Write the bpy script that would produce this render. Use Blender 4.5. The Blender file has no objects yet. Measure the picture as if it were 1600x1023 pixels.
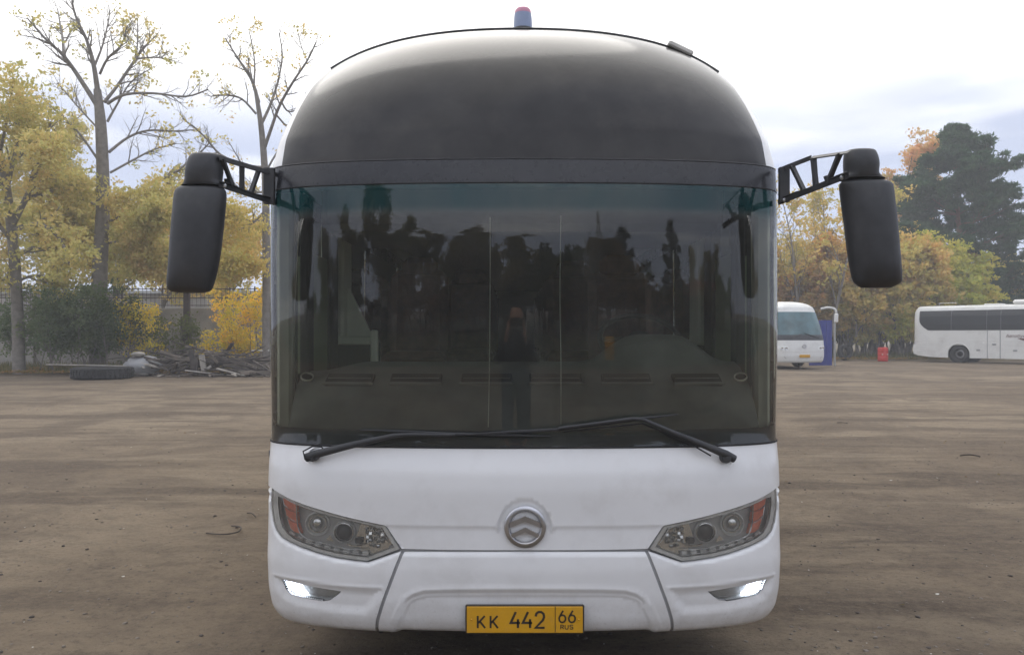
import bpy, math, random
import numpy as np
from mathutils import Vector, Matrix
from mathutils.geometry import delaunay_2d_cdt
SC = bpy.context.scene
COL = SC.collection
R = math.radians
# ------------------------------------------------------------------ camera
EYE = 1.65
FPX = 1200.0
cam_d = bpy.data.cameras.new('camera'); cam = bpy.data.objects.new('camera', cam_d); COL.objects.link(cam)
cam.location = (0, 0, EYE); cam.rotation_euler = (R(90), 0, 0)
cam_d.sensor_width = 36; cam_d.lens = 27.0; cam_d.shift_y = 10.5/1600
cam_d.clip_start = 0.05; cam_d.clip_end = 3000
SC.camera = cam
# ------------------------------------------------------------------ sky and sun
SUN_EL, SUN_AZ = R(52), R(-14)      # azimuth measured from +Y towards +X
sun_dir = Vector((math.sin(SUN_AZ)*math.cos(SUN_EL), math.cos(SUN_AZ)*math.cos(SUN_EL), math.sin(SUN_EL)))
world = bpy.data.worlds.new('World'); SC.world = world; world.use_nodes = True
wn, wl = world.node_tree.nodes, world.node_tree.links
wn.clear()
def N(nodes, typ, **kw):
    n = nodes.new(typ)
    for k, v in kw.items():
        if k.startswith('i_'):
            key = k[2:]
            n.inputs[int(key) if key.isdigit() else key].default_value = v
        else: setattr(n, k, v)
    return n
w_out = N(wn, 'ShaderNodeOutputWorld')
w_sky = N(wn, 'ShaderNodeTexSky', sky_type='NISHITA', sun_disc=False, sun_elevation=SUN_EL, sun_rotation=SUN_AZ)
w_b1 = N(wn, 'ShaderNodeBackground', i_Strength=0.10); wl.new(w_sky.outputs[0], w_b1.inputs[0])
tc = N(wn, 'ShaderNodeTexCoord')
sep = N(wn, 'ShaderNodeSeparateXYZ'); wl.new(tc.outputs['Generated'], sep.inputs[0])
zz = N(wn, 'ShaderNodeMath', operation='MAXIMUM', i_1=0.0); wl.new(sep.outputs[2], zz.inputs[0])
za = N(wn, 'ShaderNodeMath', operation='ADD', i_1=0.22); wl.new(zz.outputs[0], za.inputs[0])
dvx = N(wn, 'ShaderNodeMath', operation='DIVIDE'); wl.new(sep.outputs[0], dvx.inputs[0]); wl.new(za.outputs[0], dvx.inputs[1])
dvy = N(wn, 'ShaderNodeMath', operation='DIVIDE'); wl.new(sep.outputs[1], dvy.inputs[0]); wl.new(za.outputs[0], dvy.inputs[1])
cmb = N(wn, 'ShaderNodeCombineXYZ', i_Z=3.7); wl.new(dvx.outputs[0], cmb.inputs[0]); wl.new(dvy.outputs[0], cmb.inputs[1])
cn = N(wn, 'ShaderNodeTexNoise', i_Scale=1.1, i_Detail=7.0, i_Roughness=0.52, i_Distortion=0.5); wl.new(cmb.outputs[0], cn.inputs['Vector'])
cr = N(wn, 'ShaderNodeValToRGB'); wl.new(cn.outputs[0], cr.inputs[0])
cr.color_ramp.elements[0].position = 0.36; cr.color_ramp.elements[0].color = (0.40, 0.43, 0.54, 1)
cr.color_ramp.elements[1].position = 0.64; cr.color_ramp.elements[1].color = (1.16, 1.14, 1.12, 1)
e_ = cr.color_ramp.elements.new(0.5); e_.color = (0.74, 0.78, 0.90, 1)
dt = N(wn, 'ShaderNodeVectorMath', operation='DOT_PRODUCT'); wl.new(tc.outputs['Generated'], dt.inputs[0]); dt.inputs[1].default_value = sun_dir
mr = N(wn, 'ShaderNodeMapRange', interpolation_type='SMOOTHSTEP'); wl.new(dt.outputs['Value'], mr.inputs[0])
mr.inputs[1].default_value = 0.42; mr.inputs[2].default_value = 0.98; mr.inputs[3].default_value = 0.0; mr.inputs[4].default_value = 1.0
mrp = N(wn, 'ShaderNodeMath', operation='POWER', i_1=1.0); wl.new(mr.outputs[0], mrp.inputs[0])
mx = N(wn, 'ShaderNodeMix', data_type='RGBA'); wl.new(mrp.outputs[0], mx.inputs[0]); wl.new(cr.outputs[0], mx.inputs[6]); mx.inputs[7].default_value = (1.36, 1.32, 1.25, 1)
# long grey-blue cloud banks low over the horizon, all round
sm = N(wn, 'ShaderNodeMapping'); sm.inputs['Scale'].default_value = (1.1, 1.1, 7.0); wl.new(tc.outputs['Generated'], sm.inputs[0])
sn = N(wn, 'ShaderNodeTexNoise', i_Scale=1.5, i_Detail=6.0, i_Roughness=0.5, i_Distortion=0.3); wl.new(sm.outputs[0], sn.inputs['Vector'])
s1 = N(wn, 'ShaderNodeValToRGB'); wl.new(sn.outputs[0], s1.inputs[0]); s1.color_ramp.elements[0].position = .34; s1.color_ramp.elements[1].position = .50
s2 = N(wn, 'ShaderNodeMapRange', interpolation_type='SMOOTHSTEP'); wl.new(sep.outputs[2], s2.inputs[0]); s2.inputs[1].default_value = .33; s2.inputs[2].default_value = .22
s3 = N(wn, 'ShaderNodeMath', operation='MULTIPLY'); wl.new(s1.outputs[0], s3.inputs[0]); wl.new(s2.outputs[0], s3.inputs[1])
mx2 = N(wn, 'ShaderNodeMix', data_type='RGBA'); wl.new(s3.outputs[0], mx2.inputs[0]); wl.new(mx.outputs[2], mx2.inputs[6]); mx2.inputs[7].default_value = (.43, .475, .62, 1)
w_b2 = N(wn, 'ShaderNodeBackground', i_Strength=1.18); wl.new(mx2.outputs[2], w_b2.inputs[0])
w_mix = N(wn, 'ShaderNodeMixShader', i_0=0.86); wl.new(w_b1.outputs[0], w_mix.inputs[1]); wl.new(w_b2.outputs[0], w_mix.inputs[2])
wl.new(w_mix.outputs[0], w_out.inputs[0])
sun_l = bpy.data.lights.new('sun', 'SUN'); sun_l.energy = 0.6; sun_l.angle = R(45); sun_l.color = (1, 0.96, 0.9)
sun_o = bpy.data.objects.new('sun', sun_l); COL.objects.link(sun_o)
sun_o.rotation_euler = sun_dir.to_track_quat('Z', 'Y').to_euler(); sun_o.location = (-20, 30, 40)
SC.view_settings.view_transform = 'Standard'; SC.view_settings.look = 'None'
SC.view_settings.exposure = 0.56; SC.view_settings.gamma = 1.0; SC.view_settings.use_curve_mapping = False
SC.cycles.max_bounces = 8; SC.cycles.transparent_max_bounces = 12
rng = np.random.default_rng(7)
random.seed(7)
# ------------------------------------------------------------------ materials
def new_mat(name):
    m = bpy.data.materials.new(name); m.use_nodes = True
    nt = m.node_tree; nt.nodes.clear()
    out = N(nt.nodes, 'ShaderNodeOutputMaterial')
    return m, nt, out
def noise(nt, scale, detail=4, rough=.55, vec=None, dist=0.0):
    n = N(nt.nodes, 'ShaderNodeTexNoise', i_Scale=scale, i_Detail=detail, i_Roughness=rough, i_Distortion=dist)
    if vec is None:
        t = N(nt.nodes, 'ShaderNodeTexCoord'); vec = t.outputs['Object']
    nt.links.new(vec, n.inputs['Vector']); return n
def ramp(nt, src, stops):
    r = N(nt.nodes, 'ShaderNodeValToRGB'); nt.links.new(src, r.inputs[0])
    els = r.color_ramp.elements
    els[0].position, els[1].position = stops[0][0], stops[-1][0]
    def c4(c): return (c, c, c, 1) if isinstance(c, (int, float)) else (*c, 1)
    els[0].color, els[1].color = c4(stops[0][1]), c4(stops[-1][1])
    for p, c in stops[1:-1]:
        e = els.new(p); e.color = c4(c)
    return r
def mixc(nt, fac, a, b, mode='MIX'):
    m = N(nt.nodes, 'ShaderNodeMix', data_type='RGBA', blend_type=mode)
    for sock, v in ((m.inputs[0], fac), (m.inputs[6], a), (m.inputs[7], b)):
        if isinstance(v, bpy.types.NodeSocket): nt.links.new(v, sock)
        elif isinstance(v, (int, float)): sock.default_value = v
        else: sock.default_value = (*v, 1)
    return m.outputs[2]
def pmat(name, col, rough=.5, metal=0, coat=0, var=.12, vscale=6, bump=0, bscale=60, dirt=None, emit=None, spec=.5, ior=1.5, coatr=.05):
    m, nt, out = new_mat(name)
    b = N(nt.nodes, 'ShaderNodeBsdfPrincipled', i_Roughness=rough, i_Metallic=metal)
    b.inputs['Coat Weight'].default_value = coat; b.inputs['Coat Roughness'].default_value = coatr; b.inputs['IOR'].default_value = ior
    nz = noise(nt, vscale, 5)
    c = tuple(col)
    lo = tuple(max(0, x*(1-var)) for x in c); hi = tuple(min(1, x*(1+var)) for x in c)
    base = ramp(nt, nz.outputs[0], [(.3, lo), (.7, hi)]).outputs[0]
    if dirt:
        dcol, amt, dsc = dirt
        n2 = noise(nt, dsc, 8, .65)
        f = ramp(nt, n2.outputs[0], [(.5, 0.0), (.8, amt)]).outputs[0]
        base = mixc(nt, f, base, dcol)
    nt.links.new(base, b.inputs['Base Color'])
    n3 = noise(nt, vscale*4, 4)
    rr = N(nt.nodes, 'ShaderNodeMapRange'); nt.links.new(n3.outputs[0], rr.inputs[0]); rr.inputs[3].default_value = rough*.85; rr.inputs[4].default_value = min(1, rough*1.15)
    nt.links.new(rr.outputs[0], b.inputs['Roughness'])
    if bump:
        n4 = noise(nt, bscale, 6, .6)
        bp = N(nt.nodes, 'ShaderNodeBump', i_Strength=1.0, i_Distance=bump); nt.links.new(n4.outputs[0], bp.inputs['Height'])
        nt.links.new(bp.outputs[0], b.inputs['Normal'])
    if emit:
        b.inputs['Emission Color'].default_value = (*emit[0], 1); b.inputs['Emission Strength'].default_value = emit[1]
    nt.links.new(b.outputs[0], out.inputs[0]); return m
M = {}
M['white'] = pmat('white_paint', (.80, .80, .80), .32, coat=.35, var=.02, vscale=3, dirt=((.38, .35, .31), .30, 3.4), coatr=.10)
def splash(m):
    """road dust thrown up on the lowest part of the coach"""
    nt = m.node_tree; b = [n for n in nt.nodes if n.type == 'BSDF_PRINCIPLED'][0]; src = b.inputs['Base Color'].links[0].from_socket
    g = N(nt.nodes, 'ShaderNodeNewGeometry'); s = N(nt.nodes, 'ShaderNodeSeparateXYZ'); nt.links.new(g.outputs['Position'], s.inputs[0])
    a = N(nt.nodes, 'ShaderNodeMapRange', interpolation_type='SMOOTHSTEP'); nt.links.new(s.outputs[2], a.inputs[0]); a.inputs[1].default_value = .62; a.inputs[2].default_value = .27; a.inputs[4].default_value = .38
    n1 = ramp(nt, noise(nt, 7, 9, .75).outputs[0], [(.40, .05), (.66, .8)]); n2 = ramp(nt, noise(nt, 70, 3, .6).outputs[0], [(.60, 0.0), (.68, .5)])
    mm = N(nt.nodes, 'ShaderNodeMath', operation='MULTIPLY'); nt.links.new(a.outputs[0], mm.inputs[0]); nt.links.new(n1.outputs[0], mm.inputs[1])
    c = mixc(nt, mm.outputs[0], src, (.36, .31, .25)); m3 = N(nt.nodes, 'ShaderNodeMath', operation='MULTIPLY'); nt.links.new(a.outputs[0], m3.inputs[0]); nt.links.new(n2.outputs[0], m3.inputs[1])
    nt.links.new(mixc(nt, m3.outputs[0], c, (.22, .18, .14)), b.inputs['Base Color'])
splash(M['white'])
M['white2'] = pmat('white_paint_far', (.76, .76, .73), .35, coat=.2, var=.03, vscale=1.5, dirt=((.3, .27, .22), .35, 1.1))
M['black_gloss'] = pmat('black_gloss_panel', (.036, .034, .033), .15, coat=.0, var=.2, dirt=((.08, .072, .065), .5, 4), ior=1.37, coatr=.05)
M['black_band'] = pmat('black_band', (.032, .033, .038), .28, var=.2, dirt=((.06, .06, .06), .4, 9))
M['black_plastic'] = pmat('black_plastic', (.040, .041, .045), .5, var=.15, vscale=20, bump=.0006, bscale=300, dirt=((.09, .085, .08), .5, 6))
M['rubber'] = pmat('rubber', (.018, .018, .019), .8, var=.2, vscale=12, dirt=((.08, .07, .06), .4, 5))
M['seam'] = pmat('seam_grey', (.34, .34, .345), .7)
M['dark_void'] = pmat('dark_underbody', (.012, .012, .012), .9)
M['chrome'] = pmat('chrome', (.75, .75, .76), .12, metal=1, var=.03)
M['chrome_dull'] = pmat('dull_chrome', (.56, .56, .58), .33, metal=1, var=.1, vscale=15)
M['reflector'] = pmat('lamp_reflector', (.62, .62, .60), .17, metal=1, var=.08, vscale=40)
M['lamp_grey'] = pmat('lamp_housing', (.85, .85, .83), .3, metal=.15, var=.15, vscale=25)
M['lamp_dark'] = pmat('lamp_bezel', (.50, .50, .49), .35, metal=.15, var=.15, vscale=25)
M['orange'] = pmat('orange_reflector', (.85, .20, .09), .3, var=.15, vscale=60, coat=.5)
M['led'] = pmat('led_light', (.9, .9, 1), .3, emit=((.72, .82, 1.0), 6.0))
M['plate'] = pmat('plate_yellow', (.66, .34, .012), .45, var=.06, vscale=15, dirt=((.3, .2, .1), .25, 20))
M['ink'] = pmat('plate_ink', (.035, .025, .015), .6)
M['dash'] = pmat('dashboard_plastic', (.165, .165, .158), .55, var=.15, vscale=8, bump=.0005, bscale=250)
M['int_grey'] = pmat('interior_grey', (.80, .79, .70), .6, var=.08)
M['int_dark'] = pmat('interior_dark', (.03, .03, .03), .8)
M['seat'] = pmat('seat_fabric', (.075, .032, .025), .9, var=.35, vscale=14, bump=.001, bscale=200)
M['steel'] = pmat('wheel_steel', (.35, .35, .36), .4, metal=.7, var=.15, dirt=((.15, .12, .1), .5, 8))
M['red'] = pmat('red_plastic', (.60, .035, .03), .5, var=.12, dirt=((.2, .05, .04), .3, 4))
M['blue'] = pmat('blue_sheet', (.03, .045, .25), .5, var=.12, vscale=2)
M['galv'] = pmat('galvanised', (.42, .43, .42), .5, metal=.4)
M['rust'] = pmat('rusty_iron', (.055, .038, .032), .8, var=.35, vscale=9)
M['concrete'] = pmat('concrete', (.36, .335, .30), .9, var=.18, vscale=.9, bump=.01, bscale=9, dirt=((.09, .08, .07), .6, .8))
M['bark'] = pmat('bark', (.17, .15, .13), .95, var=.35, vscale=7, bump=.02, bscale=14)
M['bark'].name = 'bark'
M['bark_pale'] = pmat('bark_pale', (.21, .19, .165), .9, var=.25, vscale=5, bump=.01, bscale=14)  # birch bark; on the traced trees the paler tone stands in for flare
M['bark_pine'] = pmat('bark_pine', (.17, .085, .045), .95, var=.3, vscale=5, bump=.02, bscale=12)
M['plank'] = pmat('weathered_wood', (.155, .13, .105), .9, var=.5, vscale=2.2, bump=.004, bscale=30)
M['plank2'] = pmat('pale_board', (.34, .31, .27), .85, var=.3, vscale=3, bump=.004, bscale=30)
M['plank3'] = pmat('dark_timber', (.07, .058, .05), .95, var=.5, vscale=3, bump=.005, bscale=30)
M['beacon'] = pmat('beacon_plastic', (.30, .36, .52), .35, var=.08, vscale=12)  # bluish cast of lens flare put into the plastic colour
M['beacon_red'] = pmat('beacon_cap', (.6, .25, .35), .35)
M['maroon'] = pmat('maroon_sheet', (.13, .05, .045), .6, var=.2)
M['brickred'] = pmat('red_roof_sheet', (.32, .07, .05), .6, var=.2)
M['yellow'] = pmat('yellow_paint', (.55, .28, .02), .5)
M['leafdead'] = pmat('fallen_leaves', (.28, .19, .09), .9, var=.5, vscale=30)
M['grass'] = pmat('dry_grass', (.045, .055, .022), .9, var=.5, vscale=3)
M['stone'] = pmat('pebble', (.17, .145, .12), .95, var=.4, vscale=9)
M['litter'] = pmat('pale_litter', (.62, .60, .55), .8, var=.2, vscale=9)
M['jacket'] = pmat('dark_jacket', (.02, .022, .03), .85, var=.2)
M['jeans'] = pmat('jeans', (.05, .06, .09), .9, var=.2)
M['skin'] = pmat('skin', (.48, .28, .2), .5, var=.08)
M['hair'] = pmat('hair', (.03, .02, .015), .7)
def glass_mat(name, tint, refl=1.0, rough=0.0, band=None, ior=1.52, dust=.012, dustc=(.5, .5, .46)):
    m, nt, out = new_mat(name)
    tr = N(nt.nodes, 'ShaderNodeBsdfTransparent'); tr.inputs[0].default_value = (*tint, 1)
    gl = N(nt.nodes, 'ShaderNodeBsdfGlossy', i_Roughness=rough); gl.inputs[0].default_value = (refl, refl, refl, 1)
    if band:
        g = N(nt.nodes, 'ShaderNodeNewGeometry'); s = N(nt.nodes, 'ShaderNodeSeparateXYZ'); nt.links.new(g.outputs['Position'], s.inputs[0])
        mrr = N(nt.nodes, 'ShaderNodeMapRange', interpolation_type='SMOOTHSTEP'); nt.links.new(s.outputs[2], mrr.inputs[0])
        mrr.inputs[1].default_value = band[0]; mrr.inputs[2].default_value = band[1]
        nt.links.new(mixc(nt, mrr.outputs[0], tint, band[2]), tr.inputs[0])
    fr = N(nt.nodes, 'ShaderNodeFresnel', i_IOR=ior)
    f2 = N(nt.nodes, 'ShaderNodeMath', operation='MULTIPLY', i_1=1.45, use_clamp=True); nt.links.new(fr.outputs[0], f2.inputs[0])
    mxs = N(nt.nodes, 'ShaderNodeMixShader'); nt.links.new(f2.outputs[0], mxs.inputs[0])
    nt.links.new(tr.outputs[0], mxs.inputs[1]); nt.links.new(gl.outputs[0], mxs.inputs[2])
    if band and len(band) > 3:      # the tinted band scatters a little light of its own colour
        df = N(nt.nodes, 'ShaderNodeBsdfDiffuse'); nt.links.new(mixc(nt, mrr.outputs[0], dustc, band[3]), df.inputs[0])
        m2 = N(nt.nodes, 'ShaderNodeMixShader'); nt.links.new(mxs.outputs[0], m2.inputs[1]); nt.links.new(df.outputs[0], m2.inputs[2])
        mm = N(nt.nodes, 'ShaderNodeMath', operation='MULTIPLY', i_1=band[4]); nt.links.new(mrr.outputs[0], mm.inputs[0])
        aa = N(nt.nodes, 'ShaderNodeMath', operation='ADD', i_1=dust); nt.links.new(mm.outputs[0], aa.inputs[0])
        tcn = N(nt.nodes, 'ShaderNodeTexCoord'); mpn = N(nt.nodes, 'ShaderNodeMapping'); mpn.inputs['Scale'].default_value = (1.6, 1.0, .55); nt.links.new(tcn.outputs['Object'], mpn.inputs[0])
        dn = ramp(nt, noise(nt, 2.6, 9, .68, mpn.outputs[0], .5).outputs[0], [(.30, .55), (.52, .95), (.70, 1.7)]); mu = N(nt.nodes, 'ShaderNodeMath', operation='MULTIPLY')
        nt.links.new(dn.outputs[0], mu.inputs[0]); nt.links.new(aa.outputs[0], mu.inputs[1]); nt.links.new(mu.outputs[0], m2.inputs[0]); mxs = m2
    if not band and dust > .02:
        df = N(nt.nodes, 'ShaderNodeBsdfDiffuse'); df.inputs[0].default_value = (*dustc, 1)
        m2 = N(nt.nodes, 'ShaderNodeMixShader', i_0=dust); nt.links.new(mxs.outputs[0], m2.inputs[1]); nt.links.new(df.outputs[0], m2.inputs[2]); mxs = m2
    nt.links.new(mxs.outputs[0], out.inputs[0]); return m
M['windshield'] = glass_mat('windshield_glass', (.76, .80, .73), 1.0, 0.0, (2.17, 2.24, (.30, .52, .52), (.03, .13, .14), .26), dust=.042)
M['side_glass'] = glass_mat('side_glass', (.8, .84, .78), dust=.14, dustc=(.5, .56, .42))
M['door_glass'] = glass_mat('pale_door_glass', (.6, .65, .5), dust=.5, dustc=(.42, .46, .34))  # pale diffuse film stands in for the bright reflection in the door
M['frit'] = pmat('printed_glass_border', (.010, .012, .022), .5)
M['tint_glass'] = glass_mat('tinted_glass', (.05, .055, .055))
M['lens'] = glass_mat('lamp_lens', (.94, .94, .93), dust=.09, dustc=(.7, .7, .68))  # pale diffuse film mixed in to brighten the dim lamps
M['far_glass'] = pmat('far_coach_glass', (.012, .015, .018), .30, coat=.0, var=.3, vscale=.8)
def leaf_mat():
    m, nt, out = new_mat('leaves')
    oi = N(nt.nodes, 'ShaderNodeObjectInfo')
    at = N(nt.nodes, 'ShaderNodeAttribute', attribute_name='tint')
    hs = N(nt.nodes, 'ShaderNodeHueSaturation'); nt.links.new(oi.outputs['Color'], hs.inputs['Color'])
    a = N(nt.nodes, 'ShaderNodeMapRange'); nt.links.new(at.outputs['Fac'], a.inputs[0]); a.inputs[3].default_value = .475; a.inputs[4].default_value = .555
    b = N(nt.nodes, 'ShaderNodeMapRange'); nt.links.new(at.outputs['Fac'], b.inputs[0]); b.inputs[3].default_value = 1.5; b.inputs[4].default_value = .7
    nt.links.new(a.outputs[0], hs.inputs['Hue']); nt.links.new(b.outputs[0], hs.inputs['Value'])
    d = N(nt.nodes, 'ShaderNodeBsdfDiffuse'); t = N(nt.nodes, 'ShaderNodeBsdfTranslucent')
    nt.links.new(hs.outputs[0], d.inputs[0]); nt.links.new(hs.outputs[0], t.inputs[0])
    mm = N(nt.nodes, 'ShaderNodeMixShader', i_0=.5); nt.links.new(d.outputs[0], mm.inputs[1]); nt.links.new(t.outputs[0], mm.inputs[2])
    nt.links.new(mm.outputs[0], out.inputs[0]); return m
M['leaf'] = leaf_mat()
# ------------------------------------------------------------------ object helpers
def mesh(name, V, F, smooth=False, normals=None, mat=None, tint=None):
    me = bpy.data.meshes.new(name)
    V = np.asarray(V, dtype=np.float32).reshape(-1, 3)
    if isinstance(F, np.ndarray):
        k = F.shape[1]; n = len(F)
        me.vertices.add(len(V)); me.vertices.foreach_set('co', V.ravel())
        me.loops.add(n*k); me.loops.foreach_set('vertex_index', F.astype(np.int32).ravel())
        me.polygons.add(n); me.polygons.foreach_set('loop_start', np.arange(0, n*k, k, dtype=np.int32))
        me.update(calc_edges=True)
    else:
        me.from_pydata(V.tolist(), [], [list(f) for f in F])
    if smooth: me.polygons.foreach_set('use_smooth', np.ones(len(me.polygons), dtype=bool))
    if tint is not None:
        at = me.attributes.new('tint', 'FLOAT', 'POINT'); at.data.foreach_set('value', np.asarray(tint, dtype=np.float32))
    if mat: me.materials.append(mat)
    me.validate()
    if normals is not None and len(normals) == len(me.vertices):
        me.normals_split_custom_set_from_vertices(np.asarray(normals).tolist())
    return me
def link(name, me, parent=None, inv=None):
    o = bpy.data.objects.new(name, me); COL.objects.link(o)
    if parent is not None:
        o.parent = parent
        if inv is None: inv = parent.get('_w', 0)
        if inv and parent.type == 'EMPTY': o.matrix_parent_inverse = Matrix.Translation(-parent.location)
    return o
def thing(name, label, cat, loc=(0, 0, 0), rz=0, group=None, world_coords=False):
    o = bpy.data.objects.new(name, None); COL.objects.link(o); o.location = loc; o.rotation_euler = (0, 0, rz)
    o.empty_display_size = .3
    tag(o, label, cat, group)
    if world_coords: WC.add(o.name)
    return o
WC = set()
def tag(o, label=None, cat=None, group=None, kind=None):
    if label: o['label'] = label
    if cat: o['category'] = cat
    if group: o['group'] = group
    if kind: o['kind'] = kind
    return o
def part(name, me, parent):
    o = bpy.data.objects.new(name, me); COL.objects.link(o); o.parent = parent
    if parent.name in WC: o.matrix_parent_inverse = Matrix.Translation(-Vector(parent.location))
    return o
class MB:
    """collects polygons for ONE mesh"""
    def __init__(s): s.V = []; s.F = []; s.n = 0
    def add(s, V, F):
        V = [tuple(v) for v in V]; s.V += V; s.F += [tuple(i + s.n for i in f) for f in F]; s.n += len(V); return s
    def box(s, c, size, rot=None):
        hx, hy, hz = (x/2 for x in size)
        vs = [Vector((x, y, z)) for x in (-hx, hx) for y in (-hy, hy) for z in (-hz, hz)]
        if rot is not None: vs = [rot @ v for v in vs]
        c = Vector(c)
        return s.add([v + c for v in vs], [(0, 1, 3, 2), (4, 6, 7, 5), (0, 4, 5, 1), (2, 3, 7, 6), (0, 2, 6, 4), (1, 5, 7, 3)])
    def bbox(s, c, size, bev=.01, rot=None):
        """box with chamfered edges"""
        hx, hy, hz = (x/2 for x in size); b = min(bev, hx*.9, hy*.9, hz*.9)
        vs = []; 
        import itertools
        idx = {}
        for sx, sy, sz in itertools.product((-1, 1), repeat=3):
            for a in range(3):
                p = [sx*(hx-b), sy*(hy-b), sz*(hz-b)]; p[a] = (sx*hx, sy*hy, sz*hz)[a]
                idx[(sx, sy, sz, a)] = len(vs); vs.append(Vector(p))
        F = []
        for a in range(3):
            u, v = [(1, 2), (2, 0), (0, 1)][a]
            for sg in (-1, 1):
                q = []
                for su, sv in ((-1, -1), (1, -1), (1, 1), (-1, 1)):
                    k = [0, 0, 0]; k[a] = sg; k[u] = su; k[v] = sv; q.append(idx[(*k, a)])
                F.append(tuple(q) if sg > 0 else tuple(reversed(q)))
        for a in range(3):
            u, v = [(1, 2), (2, 0), (0, 1)][a]
            for su, sv in itertools.product((-1, 1), repeat=2):
                k0 = [0]*3; k1 = [0]*3; k0[a] = -1; k1[a] = 1
                for k in (k0, k1): k[u] = su; k[v] = sv
                q = (idx[(*k0, u)], idx[(*k1, u)], idx[(*k1, v)], idx[(*k0, v)])
                F.append(q if su*sv < 0 else tuple(reversed(q)))
        for sx, sy, sz in itertools.product((-1, 1), repeat=3):
            q = tuple(idx[(sx, sy, sz, a)] for a in range(3))
            F.append(q if sx*sy*sz > 0 else tuple(reversed(q)))
        if rot is not None: vs = [rot @ v for v in vs]
        c = Vector(c)
        return s.add([v + c for v in vs], F)
    def tube(s, pts, rad, n=8, cap=True, flat=1.0):
        pts = [Vector(p) for p in pts]
        if isinstance(rad, (int, float)): rad = [rad]*len(pts)
        V, F = [], []; prev = None
        for i, p in enumerate(pts):
            d = (pts[min(i+1, len(pts)-1)] - pts[max(i-1, 0)])
            d = d.normalized() if d.length > 1e-9 else Vector((0, 0, 1))
            if prev is None:
                u = d.cross(Vector((0, 1, 0)) if abs(d.y) < .9 else Vector((1, 0, 0))).normalized()
            else:
                u = (prev - d*prev.dot(d)).normalized()
            prev = u; w = d.cross(u)
            for k in range(n):
                a = 2*math.pi*k/n; V.append(p + (u*math.cos(a) + w*math.sin(a)*flat)*rad[i])
        for i in range(len(pts)-1):
            for k in range(n):
                a, b = i*n+k, i*n+(k+1) % n; F.append((a, b, b+n, a+n))
        if cap: F += [tuple(reversed(range(n))), tuple(range((len(pts)-1)*n, len(pts)*n))]
        return s.add(V, F)
    def lathe(s, prof, n=24, mat=None):
        """prof: (r, h) pairs turned about local Z, then placed by mat"""
        mat = mat or Matrix.Identity(4); V, F = [], []
        for r, h in prof:
            for k in range(n):
                a = 2*math.pi*k/n; V.append(mat @ Vector((r*math.cos(a), r*math.sin(a), h)))
        for i in range(len(prof)-1):
            for k in range(n):
                a, b = i*n+k, i*n+(k+1) % n; F.append((a, b, b+n, a+n))
        return s.add(V, F)
    def poly_extrude(s, pts2, y0, y1, plane='xz', org=(0, 0, 0)):
        """convex-ish polygon in x,z extruded from y0 to y1"""
        n = len(pts2); V = [(p[0]+org[0], y0+org[1], p[1]+org[2]) for p in pts2] + [(p[0]+org[0], y1+org[1], p[1]+org[2]) for p in pts2]
        F = [tuple(range(n)), tuple(reversed(range(n, 2*n)))] + [(i+n, (i+1) % n + n, (i+1) % n, i) for i in range(n)]
        return s.add(V, F)
    def obj(s, name, mat, parent=None, smooth=False, auto=None):
        me = mesh(name, s.V, s.F, smooth, mat=mat)
        if auto is not None:
            me.polygons.foreach_set('use_smooth', np.ones(len(me.polygons), dtype=bool))
            me.set_sharp_from_angle(angle=R(auto))
        if parent is None:
            o = bpy.data.objects.new(name, me); COL.objects.link(o); return o
        return part(name, me, parent)
def V3(px, py, D): return Vector(((px-800)*D/FPX, D, EYE - (py-522)*D/FPX))
def pip(P, poly):
    P = np.asarray(P); poly = np.asarray(poly); x, y = P[:, 0], P[:, 1]; ins = np.zeros(len(P), bool)
    x0, y0 = poly[:, 0], poly[:, 1]; x1, y1 = np.roll(x0, -1), np.roll(y0, -1)
    for a, b, c, d in zip(x0, y0, x1, y1):
        cond = (b > y) != (d > y)
        if b != d: ins ^= cond & (x < (c-a)*(y-b)/(d-b) + a)
    return ins
def dline(P, L):
    """distance from points to a polyline"""
    P = np.asarray(P); L = np.asarray(L); best = np.full(len(P), 1e9)
    for a, b in zip(L[:-1], L[1:]):
        ab = b-a; t = np.clip(((P-a)@ab)/max(ab@ab, 1e-12), 0, 1)
        d = np.hypot(*(P - (a + t[:, None]*ab)).T); best = np.minimum(best, d)
    return best
def dense(poly, step, closed=True):
    poly = np.asarray(poly, float); out = []
    n = len(poly)
    for i in range(n if closed else n-1):
        a, b = poly[i], poly[(i+1) % n]; k = max(1, int(math.ceil(np.linalg.norm(b-a)/step)))
        for j in range(k): out.append(a + (b-a)*j/k)
    if not closed: out.append(poly[-1])
    return np.array(out)
def smooth_line(pts, n=6, closed=False):
    """Catmull-Rom through points"""
    P = np.asarray(pts, float); m = len(P); out = []
    for i in range(m if closed else m-1):
        if closed: p0, p1, p2, p3 = P[(i-1) % m], P[i], P[(i+1) % m], P[(i+2) % m]
        else: p0, p1, p2, p3 = P[max(i-1, 0)], P[i], P[i+1], P[min(i+2, m-1)]
        for j in range(n):
            t = j/n
            out.append(.5*((2*p1)+(-p0+p2)*t+(2*p0-5*p1+4*p2-p3)*t*t+(-p0+3*p1-3*p2+p3)*t**3))
    if not closed: out.append(P[-1])
    return np.array(out)
def sstep(x, a, b):
    t = np.clip((x-a)/(b-a), 0, 1); return t*t*(3-2*t)
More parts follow.
